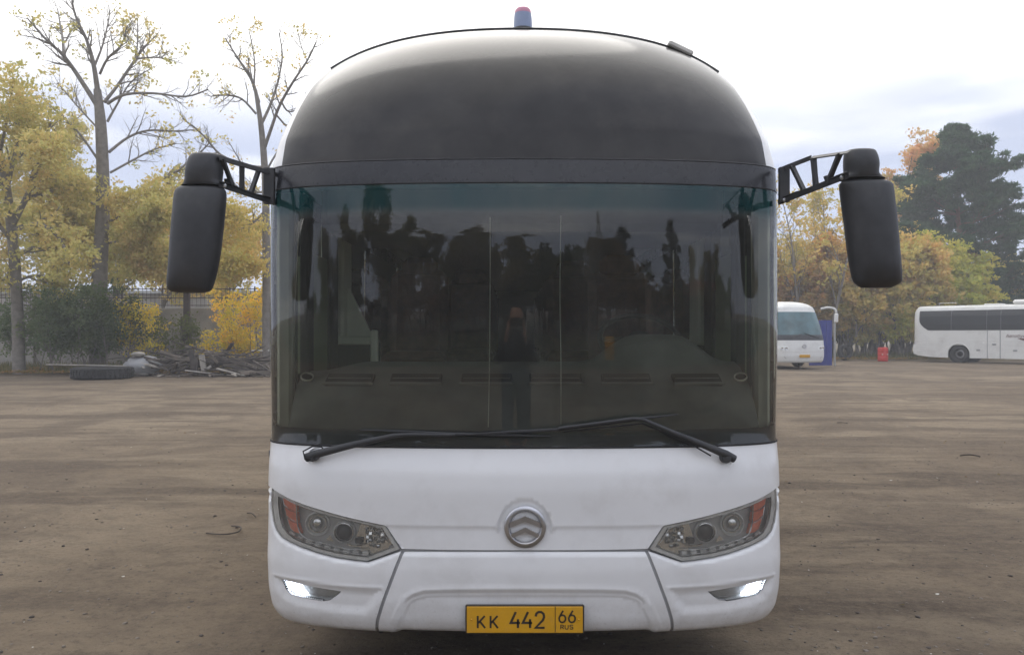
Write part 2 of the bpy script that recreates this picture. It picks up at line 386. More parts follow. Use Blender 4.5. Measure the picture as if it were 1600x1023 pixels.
# ------------------------------------------------------------------ coach shell surface
class Shell:
    """planform (s) x profile (v) surface; front faces -Y"""
    def __init__(s, knots, X0, nexp=5.0, bc=.35, sag=.10, W0=1.245):
        K = np.array(knots, float); s.K = K; s.X0 = X0
        vv = np.linspace(K[0, 0], K[-1, 0], 3000); cols = []
        for c in range(1, 5):
            y = np.interp(vv, K[:, 0], K[:, c])
            w = max(3, int(.045/(vv[1]-vv[0]))); ker = np.hanning(2*w+1); ker /= ker.sum()
            yp = np.concatenate([2*y[0]-y[w:0:-1], y, 2*y[-1]-y[-2:-w-2:-1]])
            ys_ = np.convolve(yp, ker, 'valid'); w2 = int(.16/(vv[1]-vv[0])); k2 = np.hanning(2*w2+1); k2 /= k2.sum()
            y2 = np.convolve(np.concatenate([2*ys_[0]-ys_[w2:0:-1], ys_, 2*ys_[-1]-ys_[-2:-w2-2:-1]]), k2, 'valid'); m2 = sstep(vv, 2.55, 2.75)*(K[-1, 0] > 4)
            cols.append(ys_*(1-m2) + y2*m2)
        s.vv = vv; s.cols = cols; s.W0 = W0
        th = np.linspace(0, math.pi/2, 4000)
        def plan(n, bc, sag):
            x = np.sin(th)**(2/n); d = bc*(1-np.cos(th)**(2/n)) + sag*x**2
            x, i = np.unique(np.round(x, 9), return_index=True); return x, d[i]
        s.th = []
        for (n, b, sg) in ((nexp, bc, sag), (2.5, bc*1.25, sag)):
            x = np.sin(th)**(2/n); d = b*(1-np.cos(th)**(2/n)) + sg*x**2
            s.th.append((x, d))
        # arc-length of the nominal planform; both tables share the angle parameter
        x, d = s.th[0]; L = np.concatenate([[0], np.cumsum(np.hypot(np.diff(x)*W0, np.diff(d)))])
        s.L = L; s.S0 = L[-1]
    def P(s, S, v, off=0.0, relief=None):
        S = np.asarray(S, float); v = np.asarray(v, float); S, v = np.broadcast_arrays(S, v)
        z, W, F, q = [np.interp(v, s.vv, c) for c in s.cols]
        a = np.abs(S); sg = np.sign(S)
        x0 = np.interp(a, s.L, s.th[0][0]); d0 = np.interp(a, s.L, s.th[0][1])
        x1 = np.interp(a, s.L, s.th[1][0]); d1 = np.interp(a, s.L, s.th[1][1])
        m = np.clip(q-1, 0, 1)
        x = x0*(1-m) + x1*m; d = (d0*(1-m) + d1*m)*(1+.8*m)
        y = F + d + np.maximum(a - s.S0, 0)
        out = np.stack([s.X0 + sg*x*W, y, z], -1)
        if relief is not None or np.any(off):
            n = s.Nrm(S, v)
            r = off if relief is None else off + relief(S, v)
            out = out + n*np.asarray(r)[..., None] if not np.isscalar(r) else out + n*r
        return out
    def Nrm(s, S, v, relief=None, e=.002):
        f = lambda a, b: s.P(a, b, 0, relief) if relief is not None else s.P(a, b)
        du = f(S+e, v) - f(S-e, v); dv = f(S, v+e) - f(S, v-e)
        n = np.cross(du, dv); ln = np.linalg.norm(n, axis=-1, keepdims=True); n = n/np.maximum(ln, 1e-12)
        return n
    def from_px(s, pts):
        out = []
        for px, py in np.asarray(pts, float).reshape(-1, 2):
            v = min(max(EYE-(py-522)*3.5/FPX, s.vv[0]), 2.5); sg = 1 if px >= 800+s.X0*FPX/3.5 else -1
            for it in range(14):
                ss = np.linspace(0, s.S0, 500)*sg
                for e in (0,):
                    Q = s.P(ss, np.full(500, v)); pp = 800+Q[:, 0]/Q[:, 1]*FPX
                    key = pp*sg; k = int(np.argmax(key)); S = float(np.interp(px*sg, key[:k+1], ss[:k+1]*sg))*sg
                f = lambda vv_: 522-(s.P(S, vv_)[2]-EYE)/s.P(S, vv_)[1]*FPX
                g = (f(v+.004)-f(v-.004))/.008
                if abs(g) < 20: g = -20
                v = float(np.clip(v + np.clip((py-f(v))/g, -.15, .15), s.vv[0], s.vv[-1]))
            out.append((S, v))
        return np.array(out)
    def grid(s, name, S, v, mat, parent, off=0.0, flip=False, relief=None):
        SS, VV = np.meshgrid(S, v); Q = s.P(SS, VV, off, relief).reshape(-1, 3); Nn = s.Nrm(SS, VV, relief).reshape(-1, 3)
        nu, nv = len(S), len(v); i = np.arange(nu-1)[None, :] + nu*np.arange(nv-1)[:, None]; i = i.ravel()
        F = np.stack([i, i+1, i+1+nu, i+nu], 1)
        if flip: F = F[:, ::-1].copy(); Nn = -Nn
        bad = np.linalg.norm(Nn, axis=1) < .5; Nn[bad] = (0, 0, 1)
        return part(name, mesh(name, Q, F, True, Nn, mat), parent)
    def panel(s, name, outline, holes, mat, parent, step=.012, off=0.0, thick=.02, relief=None, extra=None, rimmat=None, ax=1.0):
        """outline / holes in (s, v); meshed, laid on the surface, rims turned inwards"""
        loops = [dense(outline, step)] + [dense(h, step) for h in holes]
        lo, hi = loops[0].min(0), loops[0].max(0)
        gx, gy = np.meshgrid(np.arange(lo[0], hi[0], step), np.arange(lo[1], hi[1], step)); gx[::2] += step/2
        G = np.stack([gx.ravel(), gy.ravel()], 1)
        if extra is not None: 
            for ex in extra: G = np.concatenate([G[dline(G, ex) > step*.5], ex])
        ins = pip(G, loops[0])
        for h in loops[1:]: ins &= ~pip(G, h)
        G = G[ins]
        for l in loops: G = G[dline(G, np.vstack([l, l[:1]])) > step*.45]
        pts = []; edges = []
        for l in loops:
            b = len(pts); pts += l.tolist(); edges += [(b+i, b+(i+1) % len(l)) for i in range(len(l))]
        pts += G.tolist()
        vo, eo, fo, *_ = delaunay_2d_cdt([Vector(p) for p in pts], edges, [], 0, 1e-7)
        vo = np.array([tuple(p) for p in vo]); fo = np.array([f for f in fo if len(f) == 3])
        cen = vo[fo].mean(1); keep = pip(cen, loops[0])
        for h in loops[1:]: keep &= ~pip(cen, h)
        fo = fo[keep]
        a = vo[fo]; area = (a[:, 1, 0]-a[:, 0, 0])*(a[:, 2, 1]-a[:, 0, 1]) - (a[:, 2, 0]-a[:, 0, 0])*(a[:, 1, 1]-a[:, 0, 1])
        fo[area < 0] = fo[area < 0][:, ::-1]
        fo = fo[np.abs(area) > 1e-10]
        Q = s.P(vo[:, 0], vo[:, 1], off, relief); Nn = s.Nrm(vo[:, 0], vo[:, 1], relief)
        V = Q.tolist(); Nl = Nn.tolist(); F = [tuple(f) for f in fo]
        if thick:
            for li, l in enumerate(loops):
                A = s.P(l[:, 0], l[:, 1], off, relief); B = s.P(l[:, 0], l[:, 1], off-thick, relief)
                nn = s.Nrm(l[:, 0], l[:, 1]); tang = np.roll(A, -1, 0)-np.roll(A, 1, 0); rn = np.cross(tang, nn)
                sa = np.sum(l[:, 0]*np.roll(l[:, 1], -1)-np.roll(l[:, 0], -1)*l[:, 1])
                if (sa < 0) != (li > 0): rn = -rn
                rn /= np.maximum(np.linalg.norm(rn, axis=1, keepdims=True), 1e-9)
                b = len(V); n = len(l); V += A.tolist() + B.tolist()
                Nl += ((rn+nn*.8)/np.linalg.norm(rn+nn*.8, axis=1, keepdims=True)).tolist() + rn.tolist()
                for i in range(n):
                    j = (i+1) % n; q = (b+i, b+j, b+n+j, b+n+i)
                    F.append(q if sa < 0 else q[::-1])
        return part(name, mesh(name, V, F, True, Nl, mat), parent)
def chain(sh, pts): return sh.from_px(pts)
X0 = .057
# v, z, half width, front y, corner roundness
KN = [(.24, .27, 1.150, 3.56, 1.0), (.27, .283, 1.170, 3.50, 1.0), (.30, .300, 1.19, 3.455, 1.0), (.36, .36, 1.218, 3.425, 1.0), (.45, .45, 1.230, 3.41, 1.0), (.60, .60, 1.236, 3.408, 1.0),
 (.68, .68, 1.236, 3.418, 1.0), (.80, .80, 1.236, 3.425, 1.0), (.95, .95, 1.237, 3.425, 1.0), (1.03, 1.03, 1.238, 3.436, 1.0), (1.12, 1.12, 1.240, 3.468, 1.0), (1.20, 1.20, 1.240, 3.478, 1.0),
 (1.5, 1.5, 1.240, 3.463, 1.0), (1.8, 1.8, 1.240, 3.458, 1.0), (2.1, 2.1, 1.240, 3.462, 1.0), (2.35, 2.35, 1.240, 3.478, 1.0), (2.45, 2.45, 1.240, 3.490, 1.0),
 (2.60, 2.60, 1.233, 3.53, 1.12), (2.80, 2.785, 1.218, 3.60, 1.35), (3.0, 2.955, 1.198, 3.70, 1.55), (3.2, 3.105, 1.165, 3.85, 1.7), (3.35, 3.215, 1.125, 4.00, 1.8),
 (3.50, 3.31, 1.075, 4.18, 1.85), (3.65, 3.385, 1.00, 4.38, 1.9), (3.80, 3.44, .90, 4.58, 1.9), (4.0, 3.487, .73, 4.85, 1.9), (4.2, 3.51, .52, 5.15, 1.9), (4.4, 3.525, .26, 5.5, 1.9), (4.6, 3.53, 0.0, 5.9, 1.9)]
# ================================================================== THE MAIN COACH
SH = Shell(KN, X0)
S0 = SH.S0; SEND = S0 + 11.3
bus = thing('coach', 'tall white coach with black domed roof front, facing us in the middle of the yard', 'coach', (X0, 3.9, 0), world_coords=True)
def PX(*pts): return SH.from_px(pts)
def mir(a): a = np.array(a, float).copy(); a[:, 0] *= -1; return a[::-1]
def W3(px, py, off=0.0):
    sv = SH.from_px([(px, py)])[0]; p = SH.P(sv[0], sv[1]); n = SH.Nrm(sv[0], sv[1]); return Vector(p + n*off)
def mpx(pts, side): return [(p[0] if side < 0 else 1640-p[0], p[1]) for p in pts]
V_SILL, V_GT, V_BT = 1.137, 2.336, 2.447
# --- traced outlines (left half, photo pixels)
LT = [(423.5, 762), (436, 771), (455, 781.5), (480, 791), (511, 800.5), (538, 808), (566, 814.5), (602, 822)]          # lamp top edge
LB = [(625, 858.5), (600, 868), (574, 877), (550, 874.5), (524.5, 870.5), (495, 863), (469, 854), (452, 846.5), (439, 839), (430.5, 828), (425.5, 813), (423, 795), (422.5, 780)]
sLT, sLB = SH.from_px(LT), SH.from_px(LB)
lamp_sv = np.vstack([sLT, sLB])            # closed outline, left lamp
fog_px = [(438, 905), (455, 909.5), (472, 914), (500, 919.5), (532, 924.8), (524, 932), (514.5, 938.7), (502, 940.6), (488, 938.5), (472, 935), (452.6, 930), (443, 920)]
fog_sv = SH.from_px(fog_px)
# --- relief of the bumper and bonnet skin
em = []
for a in np.linspace(math.pi*1.03, -math.pi*.03, 22): em.append((820 + 41*math.cos(a), 826 - 43.5*math.sin(a)))
low_px = [(602, 822.5), (640, 824), (700, 824.5), (770, 825)] + em + [(870, 825), (940, 824.5), (1000, 824), (1038, 822.5)]
low_line = SH.from_px(low_px)
low_poly = np.vstack([low_line, mir(SH.from_px([(632, 865)])), SH.from_px([(632, 865)])])
rec_px = [(603, 1000), (612, 978), (625, 950), (634, 936), (645, 928), (662, 923), (700, 921.5), (760, 921), (820, 921)]
rl = SH.from_px(rec_px); rl[0, 1] = .25; rec_line = np.vstack([rl, mir(rl)[1:]])
scoop = SH.from_px([(428, 897), (455, 903), (500, 911), (560, 917.5), (596, 919), (588, 945), (572, 958), (540, 957), (500, 952), (465, 945), (440, 934), (431, 915)])
topb = np.vstack([np.array([(-SH.S0, .93)]), sLB[::-1], SH.from_px([(630, 861), (700, 861), (820, 861)])])
topb = np.vstack([topb, mir(topb)[1:]])
def relief_bonnet(S, v):
    P = np.stack([S.ravel(), v.ravel()], 1); d = dline(P, low_line); ins = pip(P, low_poly)
    sd = np.where(ins, d, -d)
    r = -.0065*sstep(sd, -.005, .005)
    side = np.vstack([sLT, mir(sLT)[:0].reshape(-1, 2)])
    return r.reshape(S.shape)
def relief_bumper(S, v):
    P = np.stack([S.ravel(), v.ravel()], 1)
    d = dline(P, rec_line); ins = pip(P, np.vstack([rec_line, [(rec_line[-1][0], .2), (rec_line[0][0], .2)]]))
    sd = np.where(ins, d, -d)
    r = .003*np.exp(-((sd+.006)/.011)**2) - .006*sstep(sd, -.002, .014) - .005*sstep(sd, .018, .036)
    for sg in (1, -1):
        Pm = P.copy(); Pm[:, 0] *= sg; c = np.vstack([scoop, scoop[:1]])
        dd = dline(Pm, c); ii = pip(Pm, scoop); s2 = np.where(ii, dd, -dd)
        r += -.013*sstep(s2, -.010, .040)
        r += .003*np.exp(-(dline(Pm, scoop[:5])/.009)**2)
    dt_ = dline(P, topb); r += -.014*np.exp(-(dt_/.011)**2)
    return r.reshape(S.shape)
# --- front skin panels
SM = S0 + .015
seamT, seamB = SH.from_px([(628.5, 861.5)])[0], np.array([SH.from_px([(587, 985)])[0][0], .262])
bon = np.vstack([[(-SM, .930)], sLT + [(0, .004)], SH.from_px([(606, 826), (627, 857.2), (700, 859), (820, 859.3)])])
bon = np.vstack([bon, mir(bon)[1:]])
top = np.array([(s, V_SILL-.003) for s in np.linspace(SM, -SM, 60)])
EXB = [low_line*1.0 + (0, o) for o in (-.004, 0, .004)]
EXB = [dense(l, .006, False) for l in EXB]
SH.panel('front_panel', np.vstack([bon, top]), [], M['white'], bus, step=.016, relief=relief_bonnet, extra=EXB, thick=.02)
cb = np.array([(s, .262) for s in np.linspace(seamB[0]+.006, -seamB[0]-.006, 60)])
ct = np.array([(s, v) for s, v in SH.from_px([(x, 862.6) for x in np.linspace(1009, 631, 40)])])
EXR = [dense(rec_line + o, .007, False) for o in [(0, 0), (0, -.010), (0, .010), (0, -.02), (0, -.03)]]
SH.panel('centre_bumper', np.vstack([cb, ct]), [], M['white'], bus, step=.013, relief=relief_bumper, extra=EXR, thick=.02)
for sg in (-1, 1):
    low = np.array([(s, .262) for s in np.linspace(-SM, seamB[0]-.011, 40)])
    o = np.vstack([low, [(seamT[0]-.008, seamT[1])], sLB[1:] + [(-.0005, -.004)], [(sLB[-1][0]-.012, .80), (sLB[-1][0]-.014, .90), (-SM, .926)]])
    # keep the strip outside the lamp narrow and following its outer edge
    oo = o if sg < 0 else mir(o); h = fog_sv if sg < 0 else mir(fog_sv)
    SH.panel('bumper_corner', oo, [h], M['white'], bus, step=.013, relief=relief_bumper, thick=.02)
# backing sheet added behind the panels so the gaps look dark
SH.grid('gap_backing', np.linspace(-S0, S0, 60), np.linspace(.28, 1.13, 20), M['seam'], bus, off=-.095)
SH.panel('seam_seal', np.vstack([[(seamT[0]-.02, seamT[1]-.008), (seamT[0]+.02, seamT[1]-.008)], [(seamB[0]+.03, .275), (seamB[0]-.03, .275)]]), [], M['seam'], bus, step=.02, off=-.010, thick=0)
SH.panel('seam_seal', mir(np.vstack([[(seamT[0]-.02, seamT[1]-.008), (seamT[0]+.02, seamT[1]-.008)], [(seamB[0]+.03, .275), (seamB[0]-.03, .275)]])), [], M['seam'], bus, step=.02, off=-.010, thick=0)
SH.grid('seam_seal', np.linspace(-.62, .62, 40), np.array([.665, .70]), M['seam'], bus, off=-.022)
# --- lamps
def headlight(side):
    f = lambda pts: SH.from_px(mpx(pts, side))
    out = np.vstack([sLT, sLB]) if side < 0 else mir(np.vstack([sLT, sLB]))
    cen = out.mean(0)
    hl = SH.panel('headlight', out, [], M['lamp_dark'], bus, step=.02, off=-.052, thick=0)
    # side wall of the lamp pot
    l = dense(out, .012); A = SH.P(l[:, 0], l[:, 1], -.004); B = SH.P(l[:, 0], l[:, 1], -.063); n = len(l)
    part('lamp_rim', mesh('lamp_rim', np.vstack([A, B]), [(i, (i+1) % n, (i+1) % n+n, i+n) for i in range(n)], True, mat=M['lamp_dark']), hl)
    def q(px, py, off): 
        p = mpx([(px, py)], side)[0]; return W3(p[0], p[1], off)
    # grey outer surround inside the lens
    ins = [(441, 779), (455, 786), (480, 796), (511, 805), (540, 812.5), (566, 818.5), (596, 825), (615, 855), (573, 871), (548, 868), (524, 864.5), (497, 857.5), (470, 848), (455, 841), (445, 833), (438, 822), (433, 806), (430.5, 785), (431, 776)]
    insv = f(ins); insv = insv if side < 0 else insv[::-1]
    oc = cen + (out-cen)*.985
    SH.panel('lamp_surround', oc, [insv], M['lamp_grey'], hl, step=.02, off=-.012, thick=.012)
    tb = MB()
    for ln, r in (([(445, 782), (460, 789.5), (480, 797), (511, 806), (540, 813), (566, 819.5), (594, 826)], .0022),
                  ([(459, 786), (459.5, 805), (462, 825), (468, 836), (480, 843), (500, 849), (525, 855), (550, 859), (570, 860)], .0026),
                  ([(433, 785), (434, 804), (439, 823), (447, 833), (458, 840), (480, 848), (505, 856), (530, 862), (555, 866), (573, 868.5)], .0018),
                  ([(590, 823), (600, 838), (607, 850)], .0025)):
        tb.tube([q(x, y, -.018) for x, y in smooth_line(ln, 4)], r, 6)
    tb.obj('chrome_trim', M['reflector'], hl, auto=60)
    for k, poly in enumerate(([(435, 774), (458, 785), (458, 800), (446, 796), (438, 789)], [(439, 792), (447, 798.5), (458.5, 802), (460, 817), (449, 812), (442, 806)], [(443, 809), (450, 815), (460.5, 819), (465.5, 835), (456, 832), (449, 827)])):
        a = f(poly); a = a if side < 0 else a[::-1]
        SH.panel('turn_signal', a, [], M['orange'], hl, step=.02, off=-.024, thick=.02)
        MB().tube([q(x, y, -.022) for x, y in poly + poly[:1]], .0012, 5).obj('signal_edge', M['reflector'], hl, auto=60)
    # floor plate behind bowls, lighter reflector field at the inner end
    a = f([(560, 817), (594, 826), (613, 855), (574, 868), (560, 862), (552, 840)]); a = a if side < 0 else a[::-1]
    SH.panel('reflector_field', a, [], M['reflector'], hl, step=.02, off=-.042, thick=.01)
    def placem(px, py, off, tilt=0):
        p = q(px, py, off); m = Matrix.Translation(p) @ Matrix.Rotation(R(90), 4, 'X')   # local +Z -> -Y
        return m
    # outer lamp: chrome bowl with clear bulb cap
    m = placem(489.5, 819.5, -.045)
    MB().lathe([(.056, .008), (.056, .016), (.052, .018), (.049, .012), (.044, .0), (.034, -.012), (.018, -.018), (.0, -.019)], 32, m).obj('reflector_bowl', M['lamp_grey'], hl, auto=35)
    MB().lathe([(.041, .006), (.041, .014), (.038, .014), (.036, .004)], 32, m).obj('bowl_ring', M['reflector'], hl, auto=35)
    MB().lathe([(.026, -.012), (.026, .006), (.022, .016), (.012, .021), (.0, .022)], 24, m).obj('bulb_cap', M['reflector'], hl, auto=35)
    mb = MB()
    for k in range(9):
        a = 2*math.pi*k/9; c = m @ Vector((math.cos(a)*.051, math.sin(a)*.051, .013)); MB().bbox(c, (.008, .01, .008), .002).obj('bowl_clip', M['lamp_grey'], hl)
    # inner projector lamp
    m = placem(533, 832, -.045)
    MB().lathe([(.050, .004), (.050, .022), (.046, .026), (.043, .018), (.042, .0)], 32, m).obj('projector_ring', M['lamp_grey'], hl, auto=35)
    MB().lathe([(.043, .020), (.0435, .027), (.040, .028), (.039, .018)], 32, m).obj('bowl_ring', M['reflector'], hl, auto=35)
    MB().lathe([(.039, .008), (.036, .018), (.028, .026), (.015, .031), (.0, .032)], 32, m).obj('projector_lens', M['far_glass'], hl, smooth=True)
    # faceted chrome reflector
    mb = MB(); rr = random.Random(4)
    for iy in range(6):
        for ix in range(6):
            px = 570+ix*6.0+rr.uniform(-1, 1); py = 822+iy*6.2+rr.uniform(-1, 1)+ix*.6
            if (px-584)**2/330+(py-838)**2/330 > 1.1: continue
            rot = Matrix.Rotation(rr.uniform(-.7, .7), 3, 'X') @ Matrix.Rotation(rr.uniform(-.7, .7), 3, 'Z')
            mb.bbox(q(px, py, -.036), (.016, .006, .016), .002, rot)
    mb.obj('facet_reflector', M['reflector'], hl)
    MB().bbox(q(557, 846, -.030), (.034, .012, .026), .004).obj('daylight_cell', M['far_glass'], hl)
    mb = MB(); mb.add([q(513, 837, -.02), q(519, 848, -.02), q(506, 844, -.02), q(513, 841, -.03)], [(0, 1, 2), (0, 1, 3), (1, 2, 3), (0, 2, 3)]).obj('chrome_wedge', M['reflector'], hl)
    mb = MB(); mb.tube([q(540, 851, -.02), q(552, 854, -.02), q(566, 853, -.02)], .004, 6); mb.obj('chrome_strip', M['reflector'], hl)
    # row of led cells
    cl = smooth_line([(446, 836), (460, 844.5), (480, 851), (505, 858.5), (530, 864.5), (555, 867.5), (572, 868)], 12)
    L = np.concatenate([[0], np.cumsum(np.linalg.norm(np.diff(cl, axis=0), axis=1))])
    for t in np.linspace(.03, .97, 9):
        x = np.interp(t*L[-1], L, cl[:, 0]); y = np.interp(t*L[-1], L, cl[:, 1])-2.5
        x2 = np.interp(t*L[-1]+1, L, cl[:, 0]); y2 = np.interp(t*L[-1]+1, L, cl[:, 1])-2.5
        ang = -math.atan2(y2-y, (x2-x)*(1 if side < 0 else -1))
        MB().bbox(q(x, y, -.028), (.030, .012, .020), .004, Matrix.Rotation(-ang, 3, 'Y')).obj('led_cell', M['lamp_grey'], hl)
    lo = cen + (out-cen)*.988
    SH.panel('lamp_lens', lo, [], M['lens'], hl, step=.02, off=-.004, thick=.004)
    return hl
headlight(-1); headlight(1)
def foglamp(side):
    f = lambda pts: SH.from_px(mpx(pts, side))
    out = fog_sv if side < 0 else mir(fog_sv); cen = out.mean(0)
    fl = SH.panel('fog_lamp', cen+(out-cen)*1.05, [], M['lamp_dark'], bus, step=.02, off=-.055, thick=0)
    l = dense(out, .012); A = SH.P(l[:, 0], l[:, 1], -.004, relief_bumper); B = SH.P(l[:, 0], l[:, 1], -.058); n = len(l)
    part('lamp_rim', mesh('lamp_rim', np.vstack([A, B]), [(i, (i+1) % n, (i+1) % n+n, i+n) for i in range(n)], True, mat=M['lamp_grey']), fl)
    for poly in ([(443, 908), (452, 910), (456, 915), (452, 920), (446, 918)], [(455, 914), (460, 915), (463, 921), (459, 924), (455, 920)], [(449, 921), (457, 923), (465, 927), (473, 933), (462, 932.5), (454, 928)]):
        a = f(poly); a = a if side < 0 else a[::-1]
        SH.panel('led_unit', a, [], M['led'], fl, step=.02, off=-.040, thick=.012)
    a = f([(441, 906), (460, 911), (468, 922), (478, 935), (456, 932), (444, 920)]); a = a if side < 0 else a[::-1]
    SH.panel('reflector_cup', a, [], M['lamp_grey'], fl, step=.02, off=-.050, thick=.004)
    a = f([(461, 912), (500, 921), (528, 926), (513, 936), (490, 936), (477, 934), (467, 922)]); a = a if side < 0 else a[::-1]
    SH.panel('bezel_plate', a, [], M['lamp_dark'], fl, step=.02, off=-.040, thick=.012)
    lo = cen + (out-cen)*.97
    SH.panel('lamp_lens', lo, [], M['lens'], fl, step=.02, off=-.030, thick=.003)
foglamp(-1); foglamp(1)
# --- emblem: chrome ring with two chevrons
ec = W3(820.5, 822, .004); es = 3.42/FPX
mE = Matrix.Translation(ec) @ Matrix.Rotation(R(90), 4, 'X')
emb = MB().lathe([(32.5*es, 0), (32.5*es, .008), (30*es, .013), (26*es, .013), (23.5*es, .006), (23.2*es, 0)], 48, mE).obj('emblem', M['chrome_dull'], bus, auto=40)
def chev(y_top, th, hw, drop):
    A = [(-hw, y_top-drop), (0, y_top), (hw, y_top-drop), (hw, y_top-drop-th), (0, y_top-th), (-hw, y_top-drop-th)]
    mb = MB()
    for q in ((0, 1, 4, 5), (1, 2, 3, 4)):
        mb.poly_extrude([(A[k][0]*es, A[k][1]*es) for k in q], -.012, .0, org=ec)
    return mb
chev(17, 8.0, 24, 10.0).obj('chevron', M['chrome_dull'], emb); chev(-.5, 7.0, 22, 10.5).obj('chevron', M['chrome_dull'], emb)
# --- number plate
pc = W3(820, 967, .018); pD = pc.y; ps = pD/FPX
pc = V3(820, 967, pD)
fr = MB().bbox(pc + Vector((0, .004, 0)), (186*ps, .012, 46*ps), .005).obj('number_plate', M['ink'], bus)
MB().bbox(pc + Vector((0, -.003, 0)), (181*ps, .006, 41*ps), .002).obj('plate_face', M['plate'], fr)
GL = {'K': [[(0, 0), (0, 1)], [(.95, 1), (.08, .42)], [(.28, .56), (1, 0)]],
 '4': [[(.55, 1), (0, .32), (1, .32)], [(.78, .55), (.78, 0)]],
 '2': [[(0, .72), (.08, .9), (.3, 1), (.62, 1), (.88, .88), (.94, .68), (.8, .48), (0, 0), (1, 0)]],
 '6': [[(.62, 1), (.18, .58), (.02, .36), (.06, .14), (.26, .01), (.5, -.02), (.78, .04), (.96, .2), (.97, .4), (.8, .56), (.5, .62), (.2, .55)]],
 'R': [[(0, 0), (0, 1), (.7, 1), (.95, .88), (.95, .64), (.7, .5), (0, .5)], [(.55, .5), (1, 0)]],
 'U': [[(0, 1), (0, .25), (.2, 0), (.8, 0), (1, .25), (1, 1)]],
 'S': [[(1, .82), (.78, 1), (.25, 1), (.02, .82), (.02, .66), (.2, .53), (.8, .47), (.98, .34), (.98, .16), (.75, 0), (.22, 0), (0, .18)]]}
def glyph(mb, ch, x, y, w, h, t, D, d=.0012):
    """x, y: lower-left photo pixel of the glyph box"""
    for st in GL[ch]:
        P = [Vector((x+a*w, y-b*h)) for a, b in st]; n = len(P); Lf, Rt = [], []
        for i in range(n):
            d0 = (P[i]-P[i-1]).normalized() if i else (P[1]-P[0]).normalized(); d1 = (P[i+1]-P[i]).normalized() if i < n-1 else d0
            nn = Vector((-(d0.y+d1.y), d0.x+d1.x)); nn.normalize(); k = t/2/max(.5, nn.dot(Vector((-d0.y, d0.x))))
            Lf.append(P[i]+nn*k); Rt.append(P[i]-nn*k)
        for i in range(n-1):
            q = [Lf[i], Lf[i+1], Rt[i+1], Rt[i]]; V = [V3(p.x, p.y, D) for p in q] + [V3(p.x, p.y, D+d) for p in q]
            mb.add(V, [(0, 1, 2, 3), (0, 4, 5, 1), (1, 5, 6, 2), (2, 6, 7, 3), (3, 7, 4, 0)])
Dt = pD-.0072
for ch, x, y, w, h, t in (('K', 746.5, 980.5, 11.5, 19, 3.0), ('K', 766.5, 980.5, 11.5, 19, 3.0), ('4', 798, 980.3, 14.5, 25, 3.6), ('4', 817, 980.3, 14.5, 25, 3.6), ('2', 837, 980, 14, 24.5, 3.6),
                          ('6', 873.5, 971.3, 10.5, 18, 2.7), ('6', 888.5, 971.3, 10.5, 18, 2.7), ('R', 876, 982, 4.6, 6.2, 1.3), ('U', 883, 982, 4.8, 6.2, 1.3), ('S', 890.5, 982, 4.8, 6.2, 1.3)):
    mb = MB(); glyph(mb, ch, x, y, w, h, t, Dt); mb.obj('plate_character', M['ink'], fr)
MB().add([V3(867, 947, Dt), V3(868, 947, Dt), V3(868, 987, Dt), V3(867, 987, Dt)], [(0, 1, 2, 3)]).obj('plate_divider', M['ink'], fr)
for bx in (736.5, 904.5):
    MB().lathe([(.0045, -.002), (.004, .002), (0, .003)], 12, Matrix.Translation(V3(bx, 967.5, Dt)) @ Matrix.Rotation(R(90), 4, 'X')).obj('plate_screw', M['plate'], fr, smooth=True)
for bx in (719, 922):
    p = W3(bx, 945.5, -.018)
    MB().lathe([(.0075, -.002), (.0075, .004), (.005, .005), (.004, .001), (0, .001)], 14, Matrix.Translation(p) @ Matrix.Rotation(R(90), 4, 'X')).obj('bumper_bolt', M['chrome_dull'], bus, auto=40)
# --- windscreen, printed bands, visor band
SG = S0 + .01
gs = np.linspace(-SG, SG, 160)
g = SH.grid('windscreen', gs, np.linspace(V_SILL+.002, V_GT-.002, 60), M['windshield'], bus)
SH.grid('black_border', gs, np.linspace(V_SILL-.01, 1.213, 8), M['frit'], g, off=-.008)
SH.grid('black_border', gs, np.linspace(2.318, V_GT+.01, 4), M['black_band'], g, off=-.008)
SH.grid('visor_band', gs, np.linspace(V_GT+.001, V_BT-.004, 10), M['black_band'], bus, off=.001)
for sg in (-1, 1):
    SH.grid('corner_pillar', np.linspace(S0-.03, S0+.16, 8)*sg if sg > 0 else np.linspace(-S0-.16, -S0+.03, 8), np.linspace(V_SILL, V_BT, 30), M['black_band'], bus, off=-.010)
# gasket lines
def sline(name, s_arr, v, r, mat, off=.0):
    pts = [Vector(SH.P(s, v)) + Vector(SH.Nrm(s, v))*off for s in s_arr]; return MB().tube(pts, r, 6).obj(name, mat, bus, auto=60)
sline('screen_gasket', np.linspace(-SG, SG, 80), V_SILL, .005, M['rubber'])
sline('visor_trim', np.linspace(-SG, SG, 80), V_BT, .004, M['black_plastic'])
sline('visor_trim', np.linspace(-SG, SG, 80), V_GT, .0035, M['rubber'])
